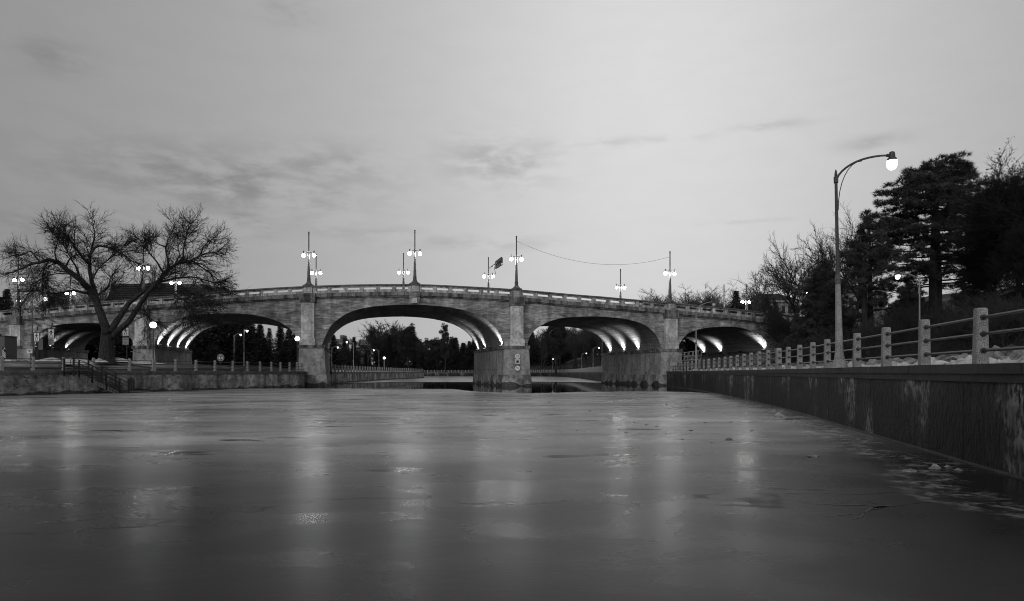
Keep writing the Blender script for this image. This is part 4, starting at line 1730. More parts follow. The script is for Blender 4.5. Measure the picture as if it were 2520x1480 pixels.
pier_sign(1273.7, 877, 'round white sign reading 10 at the top of the main pier', '10')
pier_sign(1273.7, 889.8, 'white square sign with a black square on the main pier', 'square')
pier_sign(1273.7, 906, 'round white sign with a dark wave mark, lowest on the pier', 'wave')

# speed signs beyond the bridge
d = 214
for px, y0, y1, w_, h_, lab, txt in ((916, 894.5, 911, 3.9, 6.0, 'small white plate sign left of the speed sign', ''), (921, 891.5, 911, 4.6, 4.6, 'small black speed sign reading 60 far beyond the middle arch', '60')):
    c = at(px, y0, d)
    b = at(px, y1, d)
    b.z = 1.9
    t = empty('road_sign', b, lab, 'sign')
    m = MB()
    m.tube([b, c], .05, 5)
    m.build('post', M['greysteel'], t)
    k = S / F * d / 2
    m = MB()
    m.box(c + FACE * .06, w_ * k, .01, h_ * k)
    pn = m.build('panel', M['ink'] if txt else M['white'], t)
    if txt:
        text(pn, txt, c + FACE * .08, h_ * k * 1.7, M['white'])
        m = MB()
        m.box(c + FACE * .06 + Vector((0, 0, -h_ * k * 2.3)), w_ * k, .01, h_ * k)
        q = m.build('lower_panel', M['ink'], t)
        text(q, '70', c + FACE * .08 + Vector((0, 0, -h_ * k * 2.3)), h_ * k * 1.2, M['offwhite']) if False else None
# lit shelter
d = 232
A, B = at(834.5, 896.5, d), at(844.5, 903.8, d)
t = empty('lit_shelter', ((A.x + B.x) / 2, d, 1.95), 'small brightly lit shelter panel beside the far road', 'shelter')
m = MB()
for i in range(3):
    x = A.x + (B.x - A.x) * i / 2
    m.box((x, d, (A.z + 1.95) / 2), .08, .08, (A.z - 1.95) / 2)
m.build('frame', M['blacksteel'], t)
for i in range(2):
    m = MB()
    m.box((A.x + (B.x - A.x) * (.26 + .48 * i), d, (A.z + B.z) / 2), (B.x - A.x) * .21, .03, (A.z - B.z) / 2)
    m.build('lit_panel', M['litpanel'], t)

# ------------------------------------------------------------------ stair down to the ice on the left wall
st0, dr = ll(on_line(LL, 184))
U = dr.copy()                                  # along the wall, downhill to the right
V = Vector((dr.y, -dr.x, 0))                   # out over the ice
org = st0 + V * .30
st1 = ll(on_line(LL, 300))[0]
RUN = (st1 - st0).length - .4
TOPZ, BOTZ = 1.93, .16
stair = empty('steel_stair', (org.x, org.y, 0), 'black steel stair with pipe handrails leading down to the ice', 'stair')


def sp(u, v, z):
    p = org + U * u + V * v
    return Vector((p.x, p.y, z))


def slope_z(u):
    return TOPZ + (BOTZ - TOPZ) * min(max(u / RUN, 0), 1)


SW = 1.35
NT = 11
for v, mat in ((0.0, M['offwhite']),):
    m = MB()
    # stringer plate with round openings: two rows of quads round each hole
    hgt, n = .17, 14
    for i in range(n):
        u0, u1 = RUN * i / n, RUN * (i + 1) / n
        uc = (u0 + u1) / 2
        k = 8
        outer = []
        for q in range(k):
            a = 2 * math.pi * q / k
            ca, sa = math.cos(a), math.sin(a)
            s_ = max(abs(ca), abs(sa))
            outer.append((ca / s_, sa / s_))
        for vv, rev in ((v - .012, 0), (v + .012, 1)):
            vs = []
            for (oa, ob), q in zip(outer, range(k)):
                uu = uc + oa * (u1 - u0) / 2
                vs.append(sp(uu, vv, slope_z(uu) - .27 + ob * hgt))
            for q in range(k):
                a = 2 * math.pi * q / k
                uu = uc + math.cos(a) * .10
                vs.append(sp(uu, vv, slope_z(uc) - .27 + math.sin(a) * .10 + (slope_z(uu) - slope_z(uc)) * 1))
            m.add(vs, [(q, (q + 1) % k, k + (q + 1) % k, k + q) for q in range(k)])
    m.build('stringer', mat, stair)
for i in range(NT + 1):
    u = RUN * (i + .5) / (NT + 1)
    m = MB()
    m.box(sp(u, SW / 2, slope_z(u) - .02), .17, SW / 2 - .02, .022, U, V)
    tr = m.build('tread', M['blacksteel'], stair)
    m = MB()
    m.box(sp(u - .15, SW / 2, slope_z(u) + .012), .025, SW / 2 - .03, .012, U, V)
    m.build('nosing', M['lampgrey'], tr)
m = MB()
m.box(sp(-.55, SW / 2 - .1, TOPZ - .03), .6, SW / 2 + .1, .03, U, V)
m.build('top_landing', M['blacksteel'], stair)
m = MB()
m.box(sp(RUN + .9, SW / 2, BOTZ - .05), .95, SW / 2 + .1, .05, U, V)
m.build('bottom_platform', M['lampgrey'], stair)
for v in (0.0, SW):
    us = [-1.0, RUN * .05, RUN * .34, RUN * .66, RUN * .98]
    for u in us:
        m = MB()
        z = slope_z(u)
        m.box(sp(u, v, z + .28), .055, .055, .72, U, V)
        m.build('stair_post', M['blacksteel'], stair)
    for h in (.38, .70, 1.04):
        m = MB()
        pts = [sp(-1.0, v, TOPZ + h), sp(0, v, TOPZ + h)]
        for i in range(1, 9):
            u = RUN * i / 8
            pts.append(sp(u, v, slope_z(u) + h))
        if h > 1:
            pts = [sp(-1.25, v, TOPZ + h - .5), sp(-1.22, v, TOPZ + h - .12), sp(-1.1, v, TOPZ + h)] + pts[1:]
            pts += [sp(RUN + .3, v, BOTZ + h - .10), sp(RUN + .45, v, BOTZ + h - .3), sp(RUN + .35, v, BOTZ + h - .5), sp(RUN, v, BOTZ + h - .6)]
        m.tube(pts, .026, 6)
        m.build('handrail', M['blacksteel'], stair)
m = MB()
m.lathe(sp(RUN + 1.1, .05, 0), [(.16, 0), (.16, 1.15), (.10, 1.2), (.10, 1.3)], 10)
m.build('bollard', M['blacksteel'], stair)

# ------------------------------------------------------------------ lift platform beside the right pier
d = 84.0
lf = at(1704, 903, d)
lf.z = COPE - .05
lift = empty('work_lift', lf, 'metal cage work lift parked behind the railing by the right pier', 'work lift')
A, B = at(1684, 864, d), at(1725, 888, d)
L_, H_ = B.x - A.x, A.z - B.z
ti = .05


def lp(u, v, h):
    return Vector((A.x + u * L_ + h * H_ * .0 + .08 * (h - .5), d + v * 1.6, B.z + h * H_ * (1 - .16 * (1 - u)) + u * .10))


for v in (0, 1):
    for h in (.08, .52, 1.0):
        m = MB()
        m.tube([lp(0, v, h), lp(1, v, h)], .035, 6)
        m.build('cage_rail', M['greysteel'], lift)
    for u in (0, .22, .45, .72, 1.0):
        m = MB()
        m.tube([lp(u, v, .05), lp(u + (.04 if u > .3 else 0), v, 1.0)], .035, 6)
        m.build('cage_upright', M['greysteel'], lift)
    m = MB()
    m.tube([lp(.47, v, .1), lp(.72, v, .55)], .025, 5)
    m.build('cage_brace', M['greysteel'], lift)
for u in (0, 1):
    for h in (.08, .52, 1.0):
        m = MB()
        m.tube([lp(u, 0, h), lp(u, 1, h)], .03, 6)
        m.build('cage_rail', M['greysteel'], lift)
m = MB()
m.hexa([lp(-.02, 0, -.05), lp(1.02, 0, -.05), lp(1.02, 1, -.05), lp(-.02, 1, -.05)], [lp(-.02, 0, .04), lp(1.02, 0, .04), lp(1.02, 1, .04), lp(-.02, 1, .04)])
m.build('platform', M['lampgrey'], lift)
m = MB()
m.box((A.x + L_ * .25, d + .6, B.z + .55), .42, .25, .22)
m.box((A.x + L_ * .42, d + .7, B.z + .45), .2, .2, .3)
m.build('control_box', M['lampgrey'], lift)
bx = A.x - 1.5
m = MB()
m.box((bx + .25, d + .8, B.z + .05), .45, .4, .62, taper=.7)
m.tube([(bx, d + .8, B.z + .5), (bx + .3, d + .8, B.z + .72), (bx + .7, d + .8, B.z + .5)], .16, 8)
m.build('boom_joint', M['pier'], lift)
m = MB()
m.tube([(bx + .3, d + .8, B.z - .1), (A.x + .2, d + .8, B.z - .02)], .10, 6)
m.tube([(bx + .2, d + .8, B.z + .75), (A.x + .1, d + .8, B.z + .8)], .05, 6)
m.build('boom', M['greysteel'], lift)
m = MB()
zc = (B.z + COPE) / 2
m.box((A.x + L_ * .45, d + .8, COPE + .75), L_ * .5, .75, .32)
m.build('chassis', M['lampgrey'], lift)
m = MB()
m.box((A.x + L_ * .45, d + .8, (COPE + 1.05 + B.z) / 2), .25, .25, (B.z - COPE - 1.05) / 2)
m.build('mast', M['lampgrey'], lift)
for u in (.1, .8):
    for v in (0, 1):
        m = MB()
        cx, cy = A.x + L_ * u, d + .1 + v * 1.4
        m.tube([(cx, cy - .13, COPE + .38), (cx, cy + .13, COPE + .38)], .42, 14)
        m.build('wheel', M['blacksteel'], lift)

# ------------------------------------------------------------------ buildings
def tower(px0, px1, y0, y1, d, label, cols, rows, base_z=3.0, balc=True):
    A, B = at(px0, y0, d), at(px1, y1, d)
    t = empty('apartment_tower', ((A.x + B.x) / 2, d, base_z), label, 'building')
    w_, dep = B.x - A.x, 16
    m = MB()
    m.box(((A.x + B.x) / 2, d + dep / 2, (A.z + base_z) / 2), w_ / 2, dep / 2, (A.z - base_z) / 2)
    m.build('wall', M['towerwall'], t)
    m = MB()
    m.box(((A.x + B.x) / 2 + w_ * .1, d + dep / 2, A.z + 1.4), w_ * .22, dep * .3, 1.4)
    m.build('roof_house', M['towerwall'], t)
    cw, rh = w_ / cols, 3.0
    for r in range(rows):
        for c in range(cols):
            cx, cz = A.x + cw * (c + .5), A.z - rh * (r + .55)
            m = MB()
            m.box((cx, d - .02, cz), cw * .30, .05, rh * .30)
            m.build('window', M['glass'], t)
        if balc:
            m = MB()
            m.box(((A.x + B.x) / 2, d - .6, A.z - rh * (r + .98)), w_ * .46, .6, .42)
            m.build('balcony', M['palewall'], t)
    return t


tower(884, 921, 836, 875, 420, 'grey apartment tower with balconies behind trees in the middle arch', 6, 8)
tower(827.5, 844.5, 834.5, 850, 430, 'small flat roofed grey block at the left of the middle arch', 4, 3)


def house(px0, px1, y_ridge, y_eave, y_base, d, label, wall, hip=True, gable=False, base_z=None, nwin=4, depth=10, ridge=None):
    A, B = at(px0, y_eave, d), at(px1, y_base, d)
    bz = base_z if base_z is not None else B.z - 3
    rz = at(px0, y_ridge, d).z
    t = empty('house', ((A.x + B.x) / 2, d, bz), label, 'house')
    w_ = B.x - A.x
    m = MB()
    m.box(((A.x + B.x) / 2, d + depth / 2, (A.z + bz) / 2), w_ / 2, depth / 2, (A.z - bz) / 2)
    if gable:
        m.add([(A.x, d - .01, A.z), (B.x, d - .01, A.z), ((A.x + B.x) / 2, d - .01, rz)], [(0, 1, 2)])
    m.build('wall', M[wall], t)
    o = .7
    m = MB()
    x0, x1, ya, yb = A.x - o, B.x + o, d - o, d + depth + o
    ez = A.z + .02
    if gable:
        xm = (x0 + x1) / 2
        m.add([(x0, ya, ez - .5), (xm, ya, rz + .1), (x1, ya, ez - .5), (x0, yb, ez - .5), (xm, yb, rz + .1), (x1, yb, ez - .5),
               (x0, ya, ez - .2), (xm, ya, rz + .4), (x1, ya, ez - .2), (x0, yb, ez - .2), (xm, yb, rz + .4), (x1, yb, ez - .2)],
              [(6, 7, 10, 9), (7, 8, 11, 10), (0, 1, 7, 6), (1, 2, 8, 7), (0, 3, 4, 1), (1, 4, 5, 2)])
    else:
        ym = (ya + yb) / 2
        hx_ = min(w_ * .3, depth * .6)
        m.add([(x0, ya, ez), (x1, ya, ez), (x1, yb, ez), (x0, yb, ez), (x0 + hx_, ym, rz), (x1 - hx_, ym, rz)], [(0, 1, 5, 4), (1, 2, 5), (2, 3, 4, 5), (3, 0, 4), (3, 2, 1, 0)])
    m.build('roof', M['roofdark'], t)
    m = MB()
    m.box(((A.x + B.x) / 2, d - o - .02, ez - .10), w_ / 2 + o, .05, .16)
    m.build('eave_board', M['palewall'], t)
    for i in range(nwin):
        m = MB()
        m.box((A.x + w_ * (i + .5) / nwin, d - .03, A.z - 1.9), w_ / nwin * .26, .04, .85)
        wn_ = m.build('window', M['glass'], t)
        m = MB()
        m.box((A.x + w_ * (i + .5) / nwin, d - .06, A.z - 2.85), w_ / nwin * .32, .09, .07)
        m.build('window_sill', M['palewall'], wn_)
    return t


house(1871, 1968, 714, 741, 775, 150, 'pale house with a dark hipped roof behind bare twigs at the bridge end', 'palewall', base_z=6, nwin=6, depth=14)
house(2085, 2182, 694, 716, 745, 110, 'white walled house half hidden behind the pine trunks', 'palewall', base_z=4, nwin=5, depth=12)
house(1136, 1151, 847, 860, 885, 395, 'brick house with a pale edged gable beyond the middle arch', 'brickwall', gable=True, base_z=3, nwin=2)
house(1112, 1129, 860, 870, 893, 385, 'lower house with a steep gable among the conifers', 'brickwall', gable=True, base_z=3, nwin=2)
# grandstand roof behind the bare tree
d = 150
t = empty('grandstand', at(380, 745, d), 'long sloping ribbed grandstand roof behind the bare tree', 'grandstand')
m = MB()
poly = [(262, 742), (276, 700), (395, 696), (455, 706), (486, 728), (496, 742)]
fr = [at(x, y, d) for x, y in poly]
bk = [at(x, y, d) + Vector((0, 22, 2.5)) for x, y in poly]
m.add(fr + bk, [tuple(range(6)), tuple(range(11, 5, -1))] + [(i, (i + 1) % 6, 6 + (i + 1) % 6, 6 + i) for i in range(6)])
m.build('stand_wall', M['roofdark'], t)
for i in range(9):
    y = 703 + i * 4.5
    xa = np.interp(y, [700, 742], [276, 262])
    xb = np.interp(y, [696, 706, 728, 742], [396, 455, 486, 496])
    m = MB()
    p, q = at(xa, y, d - .25), at(xb, y, d - .25)
    m.tube([p, q], .10, 4)
    m.build('roof_rib', M['lampiron'], t)
for x in (290, 340, 400, 450):
    m = MB()
    m.box(at(x, 745, d) + Vector((0, 2, -5)), .4, .4, 6)
    m.build('column', M['towerwall'], t)

# ------------------------------------------------------------------ vegetation
def unit(v):
    l = math.sqrt(v[0] * v[0] + v[1] * v[1] + v[2] * v[2]) or 1.0
    return (v[0] / l, v[1] / l, v[2] / l)


def shoot(mb, rg, p, dv, L, r, n, wig, up, sides, r_end=.35):
    """one wavering branch; returns its points and directions"""
    pts, dirs, rad = [p], [dv], [r]
    st = L / n
    for i in range(n):
        dv = unit((dv[0] + rg.gauss(0, wig), dv[1] + rg.gauss(0, wig), dv[2] + rg.gauss(0, wig) + up))
        p = (p[0] + dv[0] * st, p[1] + dv[1] * st, p[2] + dv[2] * st)
        pts.append(p)
        dirs.append(dv)
        rad.append(r * (1 - (1 - r_end) * (i + 1) / n))
    mb.tube(pts, rad, sides, cap=False)
    return pts, dirs, rad


def side_dir(rg, dv, ang):
    a = rg.uniform(0, 2 * math.pi)
    u = unit((dv[1] - dv[2] * .3, -dv[0] + .01, dv[0] * .3 + .02))
    w = (dv[1] * u[2] - dv[2] * u[1], dv[2] * u[0] - dv[0] * u[2], dv[0] * u[1] - dv[1] * u[0])
    s, c = math.sin(ang), math.cos(ang)
    q = (u[0] * math.cos(a) + w[0] * math.sin(a), u[1] * math.cos(a) + w[1] * math.sin(a), u[2] * math.cos(a) + w[2] * math.sin(a))
    return unit((dv[0] * c + q[0] * s, dv[1] * c + q[1] * s, dv[2] * c + q[2] * s))


def twigs(mb, rg, pts, dirs, spacing, Lr, r, level, up=.03, wig=.16, a0=0.0, ang=(.5, 1.1), minr=.008, endpts=None, fade=0.0, ratio=.62):
    for i in range(1, len(pts)):
        a, b = pts[i - 1], pts[i]
        seg = math.dist(a, b)
        if i / len(pts) < a0:
            continue
        k = seg / spacing
        n = int(k) + (1 if rg.random() < k - int(k) else 0)
        for _ in range(n):
            t = rg.random()
            p = (a[0] + (b[0] - a[0]) * t, a[1] + (b[1] - a[1]) * t, a[2] + (b[2] - a[2]) * t)
            L = rg.uniform(*Lr) * (1 - fade * i / len(pts))
            dv = side_dir(rg, dirs[i], rg.uniform(*ang))
            q, dq, _ = shoot(mb, rg, p, dv, L, max(r, minr), 4 if level > 1 else 3, wig, up, 4 if level > 2 else 3, .4)
            if endpts is not None and level <= 1:
                endpts.append(q[-1])
            if level > 1:
                twigs(mb, rg, q, dq, spacing * ratio, (Lr[0] * .42, Lr[1] * .48), r * .58, level - 1, up, wig, 0.15, ang, minr, endpts, 0.0, ratio)


# --- the big bare tree on the left bank, limbs followed from the photograph
TD = 72.0
tb = at(262, 886, TD)
big_tree = empty('bare_tree', (tb.x, tb.y, zl_at(tb.x, tb.y) - .1), 'big spreading bare tree with a thick forked trunk on the left bank', 'tree')
rg = random.Random(21)


def zc1(x, y):
    return x * .3326, 492.2 + y * .3326


def zc2(x, y):
    return 328.1 + x * .2882, 557.8 + y * .2882


LIMBS = [
    # conv, points, r0, r1, depth drift, first index that carries branches
    (zc1, [(786, 1215), (788, 1170), (790, 1100), (796, 1030), (800, 965), (802, 925)], .95, .62, 0, 9),
    (zc1, [(795, 990), (768, 900), (735, 800), (705, 715), (645, 640), (590, 585), (530, 545), (470, 495), (420, 455), (365, 437), (290, 458), (220, 478), (160, 508), (95, 532), (30, 556)], .48, .05, -5, 3),
    (zc1, [(712, 730), (695, 660), (680, 590), (660, 520), (658, 450), (670, 390), (690, 320), (702, 250), (692, 190), (700, 150)], .30, .03, 3, 2),
    (zc1, [(662, 420), (700, 352), (740, 335), (800, 350), (860, 378), (920, 412), (980, 452), (1020, 470)], .17, .03, 2, 1),
    (zc1, [(657, 470), (600, 412), (560, 362), (540, 322), (500, 280), (460, 232), (410, 196)], .17, .03, -2, 1),
    (zc1, [(655, 690), (600, 682), (540, 672), (480, 682), (400, 692), (320, 686), (260, 668), (200, 690), (190, 745)], .17, .03, -4, 1),
    (zc1, [(480, 500), (520, 425), (560, 402), (600, 412), (640, 440)], .10, .03, 3, 1),
    (zc1, [(420, 455), (400, 390), (420, 320), (440, 260), (450, 200)], .09, .02, 2, 1),
    (zc1, [(365, 437), (330, 500), (310, 560), (330, 620), (370, 690), (375, 760)], .08, .02, -3, 1),
    (zc1, [(290, 458), (250, 400), (220, 370), (150, 420), (80, 410)], .07, .02, 3, 1),
    (zc1, [(600, 590), (560, 480), (500, 400), (470, 330), (430, 300)], .12, .02, -3, 1),
    (zc1, [(680, 590), (720, 520), (760, 470), (820, 430), (900, 350), (950, 300)], .10, .02, 4, 1),
    (zc1, [(530, 545), (440, 540), (360, 560), (280, 600), (220, 640)], .09, .02, 2, 1),
    (zc1, [(700, 720), (760, 680), (800, 640), (820, 570), (860, 520)], .10, .02, 4, 1),
    (zc1, [(815, 975), (860, 905), (905, 840), (955, 765), (1015, 705), (1080, 662), (1140, 625), (1190, 580), (1250, 520), (1310, 480), (1400, 455), (1480, 470), (1550, 510)], .36, .04, 4, 4),
    (zc1, [(835, 1010), (890, 955), (945, 905), (1005, 825), (1055, 740), (1110, 665), (1165, 605), (1215, 560)], .36, .16, -2, 5),
    (zc2, [(215, 480), (260, 400), (330, 342), (420, 300), (500, 290), (560, 252), (640, 218), (720, 215), (790, 240)], .18, .03, -4, 1),
    (zc2, [(300, 362), (292, 255), (270, 172), (305, 95), (345, 25), (350, -30)], .13, .02, 2, 1),
    (zc2, [(420, 300), (430, 200), (450, 85), (470, 5), (500, -40)], .11, .02, -2, 1),
    (zc2, [(235, 470), (360, 442), (480, 430), (600, 442), (700, 492), (800, 520)], .14, .02, 4, 1),
    (zc2, [(215, 500), (330, 562), (440, 632), (500, 690), (560, 740)], .13, .02, -3, 1),
    (zc2, [(500, 290), (580, 340), (660, 400), (740, 470), (790, 560)], .10, .02, 3, 1),
    (zc2, [(260, 400), (200, 300), (130, 220), (90, 160), (60, 120)], .12, .02, -3, 1),
    (zc2, [(270, 172), (200, 140), (120, 110), (90, 130)], .08, .02, 2, 1),
    (zc2, [(345, 345), (400, 240), (380, 160), (420, 90)], .09, .02, 3, 1),
    (zc2, [(560, 252), (600, 170), (650, 120), (700, 150)], .08, .02, -2, 1),
    (zc2, [(100, 640), (80, 690), (130, 740), (150, 800), (200, 850)], .07, .02, -4, 1),
    (zc2, [(440, 632), (430, 700), (480, 720), (480, 760)], .06, .02, -2, 1),
    (zc2, [(330, 562), (420, 540), (520, 560), (620, 610), (700, 640)], .08, .02, -5, 1),
]
tm, cw_ = MB(), MB()
for cv_, pl, r0, r1, drift, start in LIMBS:
    raw = []
    n = len(pl)
    ph = rg.uniform(0, 6)
    for i, q in enumerate(pl):
        px, py = cv_(*q)
        dd = TD + drift * (i / (n - 1)) + (.35 * math.sin(i * 1.3 + ph) if r0 < .6 else 0)
        raw.append(at(px, py, dd))
    # round the corners a little
    pts = [raw[0]]
    for a, b in zip(raw, raw[1:]):
        for k in (.33, .66, 1.0):
            j = .05 if r0 < .6 else .0
            pts.append(a.lerp(b, k) + Vector((rg.gauss(0, j), rg.gauss(0, j), rg.gauss(0, j))))
    for i in range(1, len(pts) - 1):
        pts[i] = (pts[i - 1] + pts[i] * 2 + pts[i + 1]) / 4
    m_ = len(pts)
    rad = [r0 + (r1 - r0) * (i / (m_ - 1)) ** .8 for i in range(m_)]
    if r0 > .9:
        rad = [1.15, .98, .88, .8, .76, .74, .72, .70, .69, .68, .68, .67, .64, .56, .44, .25][:m_]
    tp = [tuple(p) for p in pts]
    (tm if r1 >= .04 or r0 > .15 else tm).tube(tp, rad, 12 if r0 > .5 else 8)
    if start < 9:
        i0 = start * 3
        dirs = [unit(tuple(pts[min(i + 1, m_ - 1)] - pts[max(i - 1, 0)])) for i in range(m_)]
        twigs(cw_, rg, tp[i0:], dirs[i0:], .29, (1.3, 3.3), .034, 3, -.035 if pl[-1][1] > pl[0][1] + 25 else .02, .075, 0.0, (.35, .95), .0088, None, .32, .76)
tm.build('trunk', M['bark'], big_tree, smooth=True)
cw_.build('crown', M['twig'], big_tree)


# --- bare tree variants for the rest
def bare_variant(seed, H=10.0, fork=.28, spread=.55, limbs=6, dens=.55, lv=3, minr=.012, up=.05, leaves=0, mat='fartwig', stems=1):
    rg = random.Random(seed)
    t, c = MB(), MB()
    ends = []
    for s in range(stems):
        lean = (rg.uniform(-.15, .15) * stems, rg.uniform(-.15, .15) * stems, 1)
        base = (rg.uniform(-.2, .2) * (stems - 1), rg.uniform(-.2, .2) * (stems - 1), -.3)
        pts, dirs, rad = shoot(t, rg, base, unit(lean), H * fork + .3, H * .022, 5, .05, .02, 8, .72)
        for k in range(limbs):
            a = 2 * math.pi * (k + rg.uniform(-.3, .3)) / limbs
            el = rg.uniform(.5, 1.35) if k else 1.5
            dv = unit((math.cos(a) * math.cos(el) * spread * 2, math.sin(a) * math.cos(el) * spread * 2, math.sin(el)))
            st = pts[-1] if k < limbs * .6 else pts[-2]
            L = H * (1 - fork) * rg.uniform(.8, 1.05) * (.75 + .25 * math.sin(el))
            q, dq, _ = shoot(t, rg, st, dv, L, H * .011, 9, .12, up, 6, .18)
            twigs(c, rg, q, dq, H * .055 / dens * .55, (H * .12, H * .30), H * .0030, lv, up, .16, .22, (.35, .9), minr, ends)
            for j in (3, 4, 5):
                dv2 = side_dir(rg, dq[j], rg.uniform(.4, .8))
                q2, dq2, _ = shoot(t, rg, q[j], dv2, L * rg.uniform(.4, .6), H * .006, 6, .14, up, 5, .2)
                twigs(c, rg, q2, dq2, H * .055 / dens * .6, (H * .10, H * .24), H * .0026, lv - 1, up, .16, .1, (.35, .9), minr, ends)
    if leaves and ends:
        for _ in range(leaves):
            e = rg.choice(ends)
            p = [e[i] + rg.gauss(0, .12) for i in range(3)]
            sz = rg.uniform(.05, .10) * H / 10
            a, b = unit((rg.gauss(0, 1), rg.gauss(0, 1), rg.gauss(0, 1))), unit((rg.gauss(0, 1), rg.gauss(0, 1), rg.gauss(0, 1)))
            c.add([[p[i] - a[i] * sz for i in range(3)], [p[i] + b[i] * sz * .6 for i in range(3)], [p[i] + a[i] * sz for i in range(3)], [p[i] - b[i] * sz * .6 for i in range(3)]], [(0, 1, 2, 3)])
    top = max(v[2] for v in c.v)
    return (t.mesh('trunk', M['bark'], smooth=True), c.mesh('crown', M[mat]), top)


def spruce_variant(seed, H=10.0, W=2.2, whorls=30, mat='farneedle', droop=.35, bare=.06, dens=1.0):
    rg = np.random.default_rng(seed)
    t = MB()
    t.tube([(0, 0, -.3), (0, 0, H * .5), (0, 0, H * .98)], [H * .017, H * .010, .01], 6)
    V_, k = [], 0
    for w in range(whorls):
        h = bare + (1 - bare) * (w / whorls) ** 1.0
        z0 = H * h
        prof = (1 - h) ** .85 * (1 + .0 * h)
        nb = int(rg.integers(6, 9))
        a0 = rg.uniform(0, 6.28)
        for b in range(nb):
            L = W * max(prof, .03) * rg.uniform(.68, 1.12)
            a = a0 + 2 * math.pi * b / nb + rg.uniform(-.25, .25)
            m = max(3, int(9 * L / W * dens) + 2)
            for i in range(m):
                u = (i + rg.uniform(.2, .9)) / m
                for _ in range(5):
                    cx = np.array([math.cos(a) * L * u, math.sin(a) * L * u, z0 - droop * L * u * u + .22 * L * u ** 3 + rg.uniform(-.05, .05)])
                    ln_ = rg.uniform(.24, .50) * (W / 2.2) * (1.0 - .3 * u)
                    aa = a + rg.uniform(-1.3, 1.3)
                    d = np.array([math.cos(aa), math.sin(aa), rg.uniform(-.75, .15)])
                    sd = np.array([-math.sin(aa), math.cos(aa), rg.uniform(-.4, .4)]) * ln_ * rg.uniform(.18, .34)
                    V_ += [cx - sd, cx + sd, cx + d * ln_]
        if h > .93:
            pass
    for i in range(14):
        z = H * (1 - i * .006)
        a = rg.uniform(0, 6.28)
        V_ += [np.array([.02, 0, z - .2]), np.array([-.02, .02, z - .2]), np.array([math.cos(a) * .12, math.sin(a) * .12, z + .06])]
    V_ = np.array(V_)
    return t.mesh('trunk', M['bark']), np_mesh('crown', V_, np.arange(len(V_)).reshape(-1, 3), M[mat]), H


def pine_variant(seed, H=10.0, prof=None, limbs=46, low=.35, clump=.62, tufts=26, mat='needle', blade=.20, stems=((0, 0, 0),), flat=.55, thin=None):
    rg = random.Random(seed)
    nr = np.random.default_rng(seed)
    t = MB()
    for sx, sy, ln in stems:
        t.tube([(sx, sy, -.4), (sx + ln * .3, sy, H * .3), (sx * .6 + ln * .5, sy, H * .62), (0, 0, H * .97)], [H * .024, H * .019, H * .012, .02], 8)
    C, Rr = [], []
    for k in range(limbs):
        h = low + (1 - low) * ((k + rg.random()) / limbs)
        Lm = prof(h) * rg.uniform(.62, 1.12)
        a = k * 2.39996 + rg.uniform(-.4, .4)
        z0 = H * h
        pts = [(0, 0, z0 - .08 * Lm)]
        x = y = 0.0
        n = 6
        zz = z0 - .08 * Lm
        for i in range(1, n + 1):
            u = i / n
            aa = a + rg.uniform(-.2, .2)
            x += math.cos(aa) * Lm / n
            y += math.sin(aa) * Lm / n
            zz += Lm / n * (rg.uniform(-.10, .10) + .30 * u - .08)
            pts.append((x, y, zz))
        t.tube(pts, [max(.012, H * .0062 * (1 - .8 * i / n)) for i in range(n + 1)], 5, cap=False)
        nc = max(2, int(Lm * 2.3 / clump * (thin(h) if thin else 1.0)))
        for i in range(nc):
            u = .42 + .58 * (i + rg.random()) / nc
            j = min(n - 1, int(u * n))
            f = u * n - j
            p = [pts[j][q] + (pts[j + 1][q] - pts[j][q]) * f for q in range(3)]
            sp_ = .42 * Lm * .5
            C.append((p[0] + rg.gauss(0, sp_ * .5), p[1] + rg.gauss(0, sp_ * .5), p[2] + rg.uniform(-.5, 1.0) * clump + rg.gauss(0, .10 * Lm)))
            Rr.append(clump * rg.uniform(.55, 1.1))
    V_ = []
    for c, r in zip(C, Rr):
        n = tufts
        d = nr.normal(size=(n, 3))
        d /= np.linalg.norm(d, axis=1)[:, None]
        d[:, 2] = np.abs(d[:, 2]) * .9 - .18
        cen = np.array(c) + d * r * np.array([1, 1, flat]) * nr.uniform(.55, 1.0, (n, 1))
        nb = 13
        for q in range(nb):
            bd = nr.normal(size=(n, 3)) + d * .9 + np.array([0, 0, .45])
            bd /= np.linalg.norm(bd, axis=1)[:, None]
            sd = np.cross(bd, nr.normal(size=(n, 3)))
            sd /= np.linalg.norm(sd, axis=1)[:, None] + 1e-6
            L = blade * nr.uniform(.7, 1.3, (n, 1))
            tri = np.stack([cen - sd * L * .055, cen + sd * L * .055, cen + bd * L], axis=1)
            V_.append(tri.reshape(-1, 3))
    V_ = np.concatenate(V_)
    return t.mesh('trunk', M['bark'], smooth=True), np_mesh('crown', V_, np.arange(len(V_)).reshape(-1, 3), M[mat]), H


def plant(nm, var, px, y_top, d, label, group=None, base_z=None, wide=1.0, rot=None, left=False):
    x = vx(px) * d
    if base_z is None:
        base_z = zl_at(x, d) if left else zr_at(x, d)
    zt = at(px, y_top, d).z
    k = max(.2, (zt - base_z) / var[2])
    t = empty(nm, (x, d, base_z), label, 'tree', group)
    t.rotation_euler.z = rnd.uniform(0, 6.28) if rot is None else rot
    t.scale = (k * wide, k * wide, k)
    put('trunk', var[0], t)
    put('crown', var[1], t)
    return t


ORDS = ['first', 'second', 'third', 'fourth', 'fifth', 'sixth', 'seventh', 'eighth', 'ninth', 'tenth', 'eleventh', 'twelfth', 'thirteenth', 'fourteenth', 'fifteenth', 'sixteenth', 'seventeenth', 'eighteenth']


def number_from_left(group, phrase):
    m_ = [o for o in col.objects if o.get('group') == group]
    m_.sort(key=lambda o: o.location.x / o.location.y)
    for o, w_ in zip(m_, ORDS):
        o['label'] = phrase.format(w_)


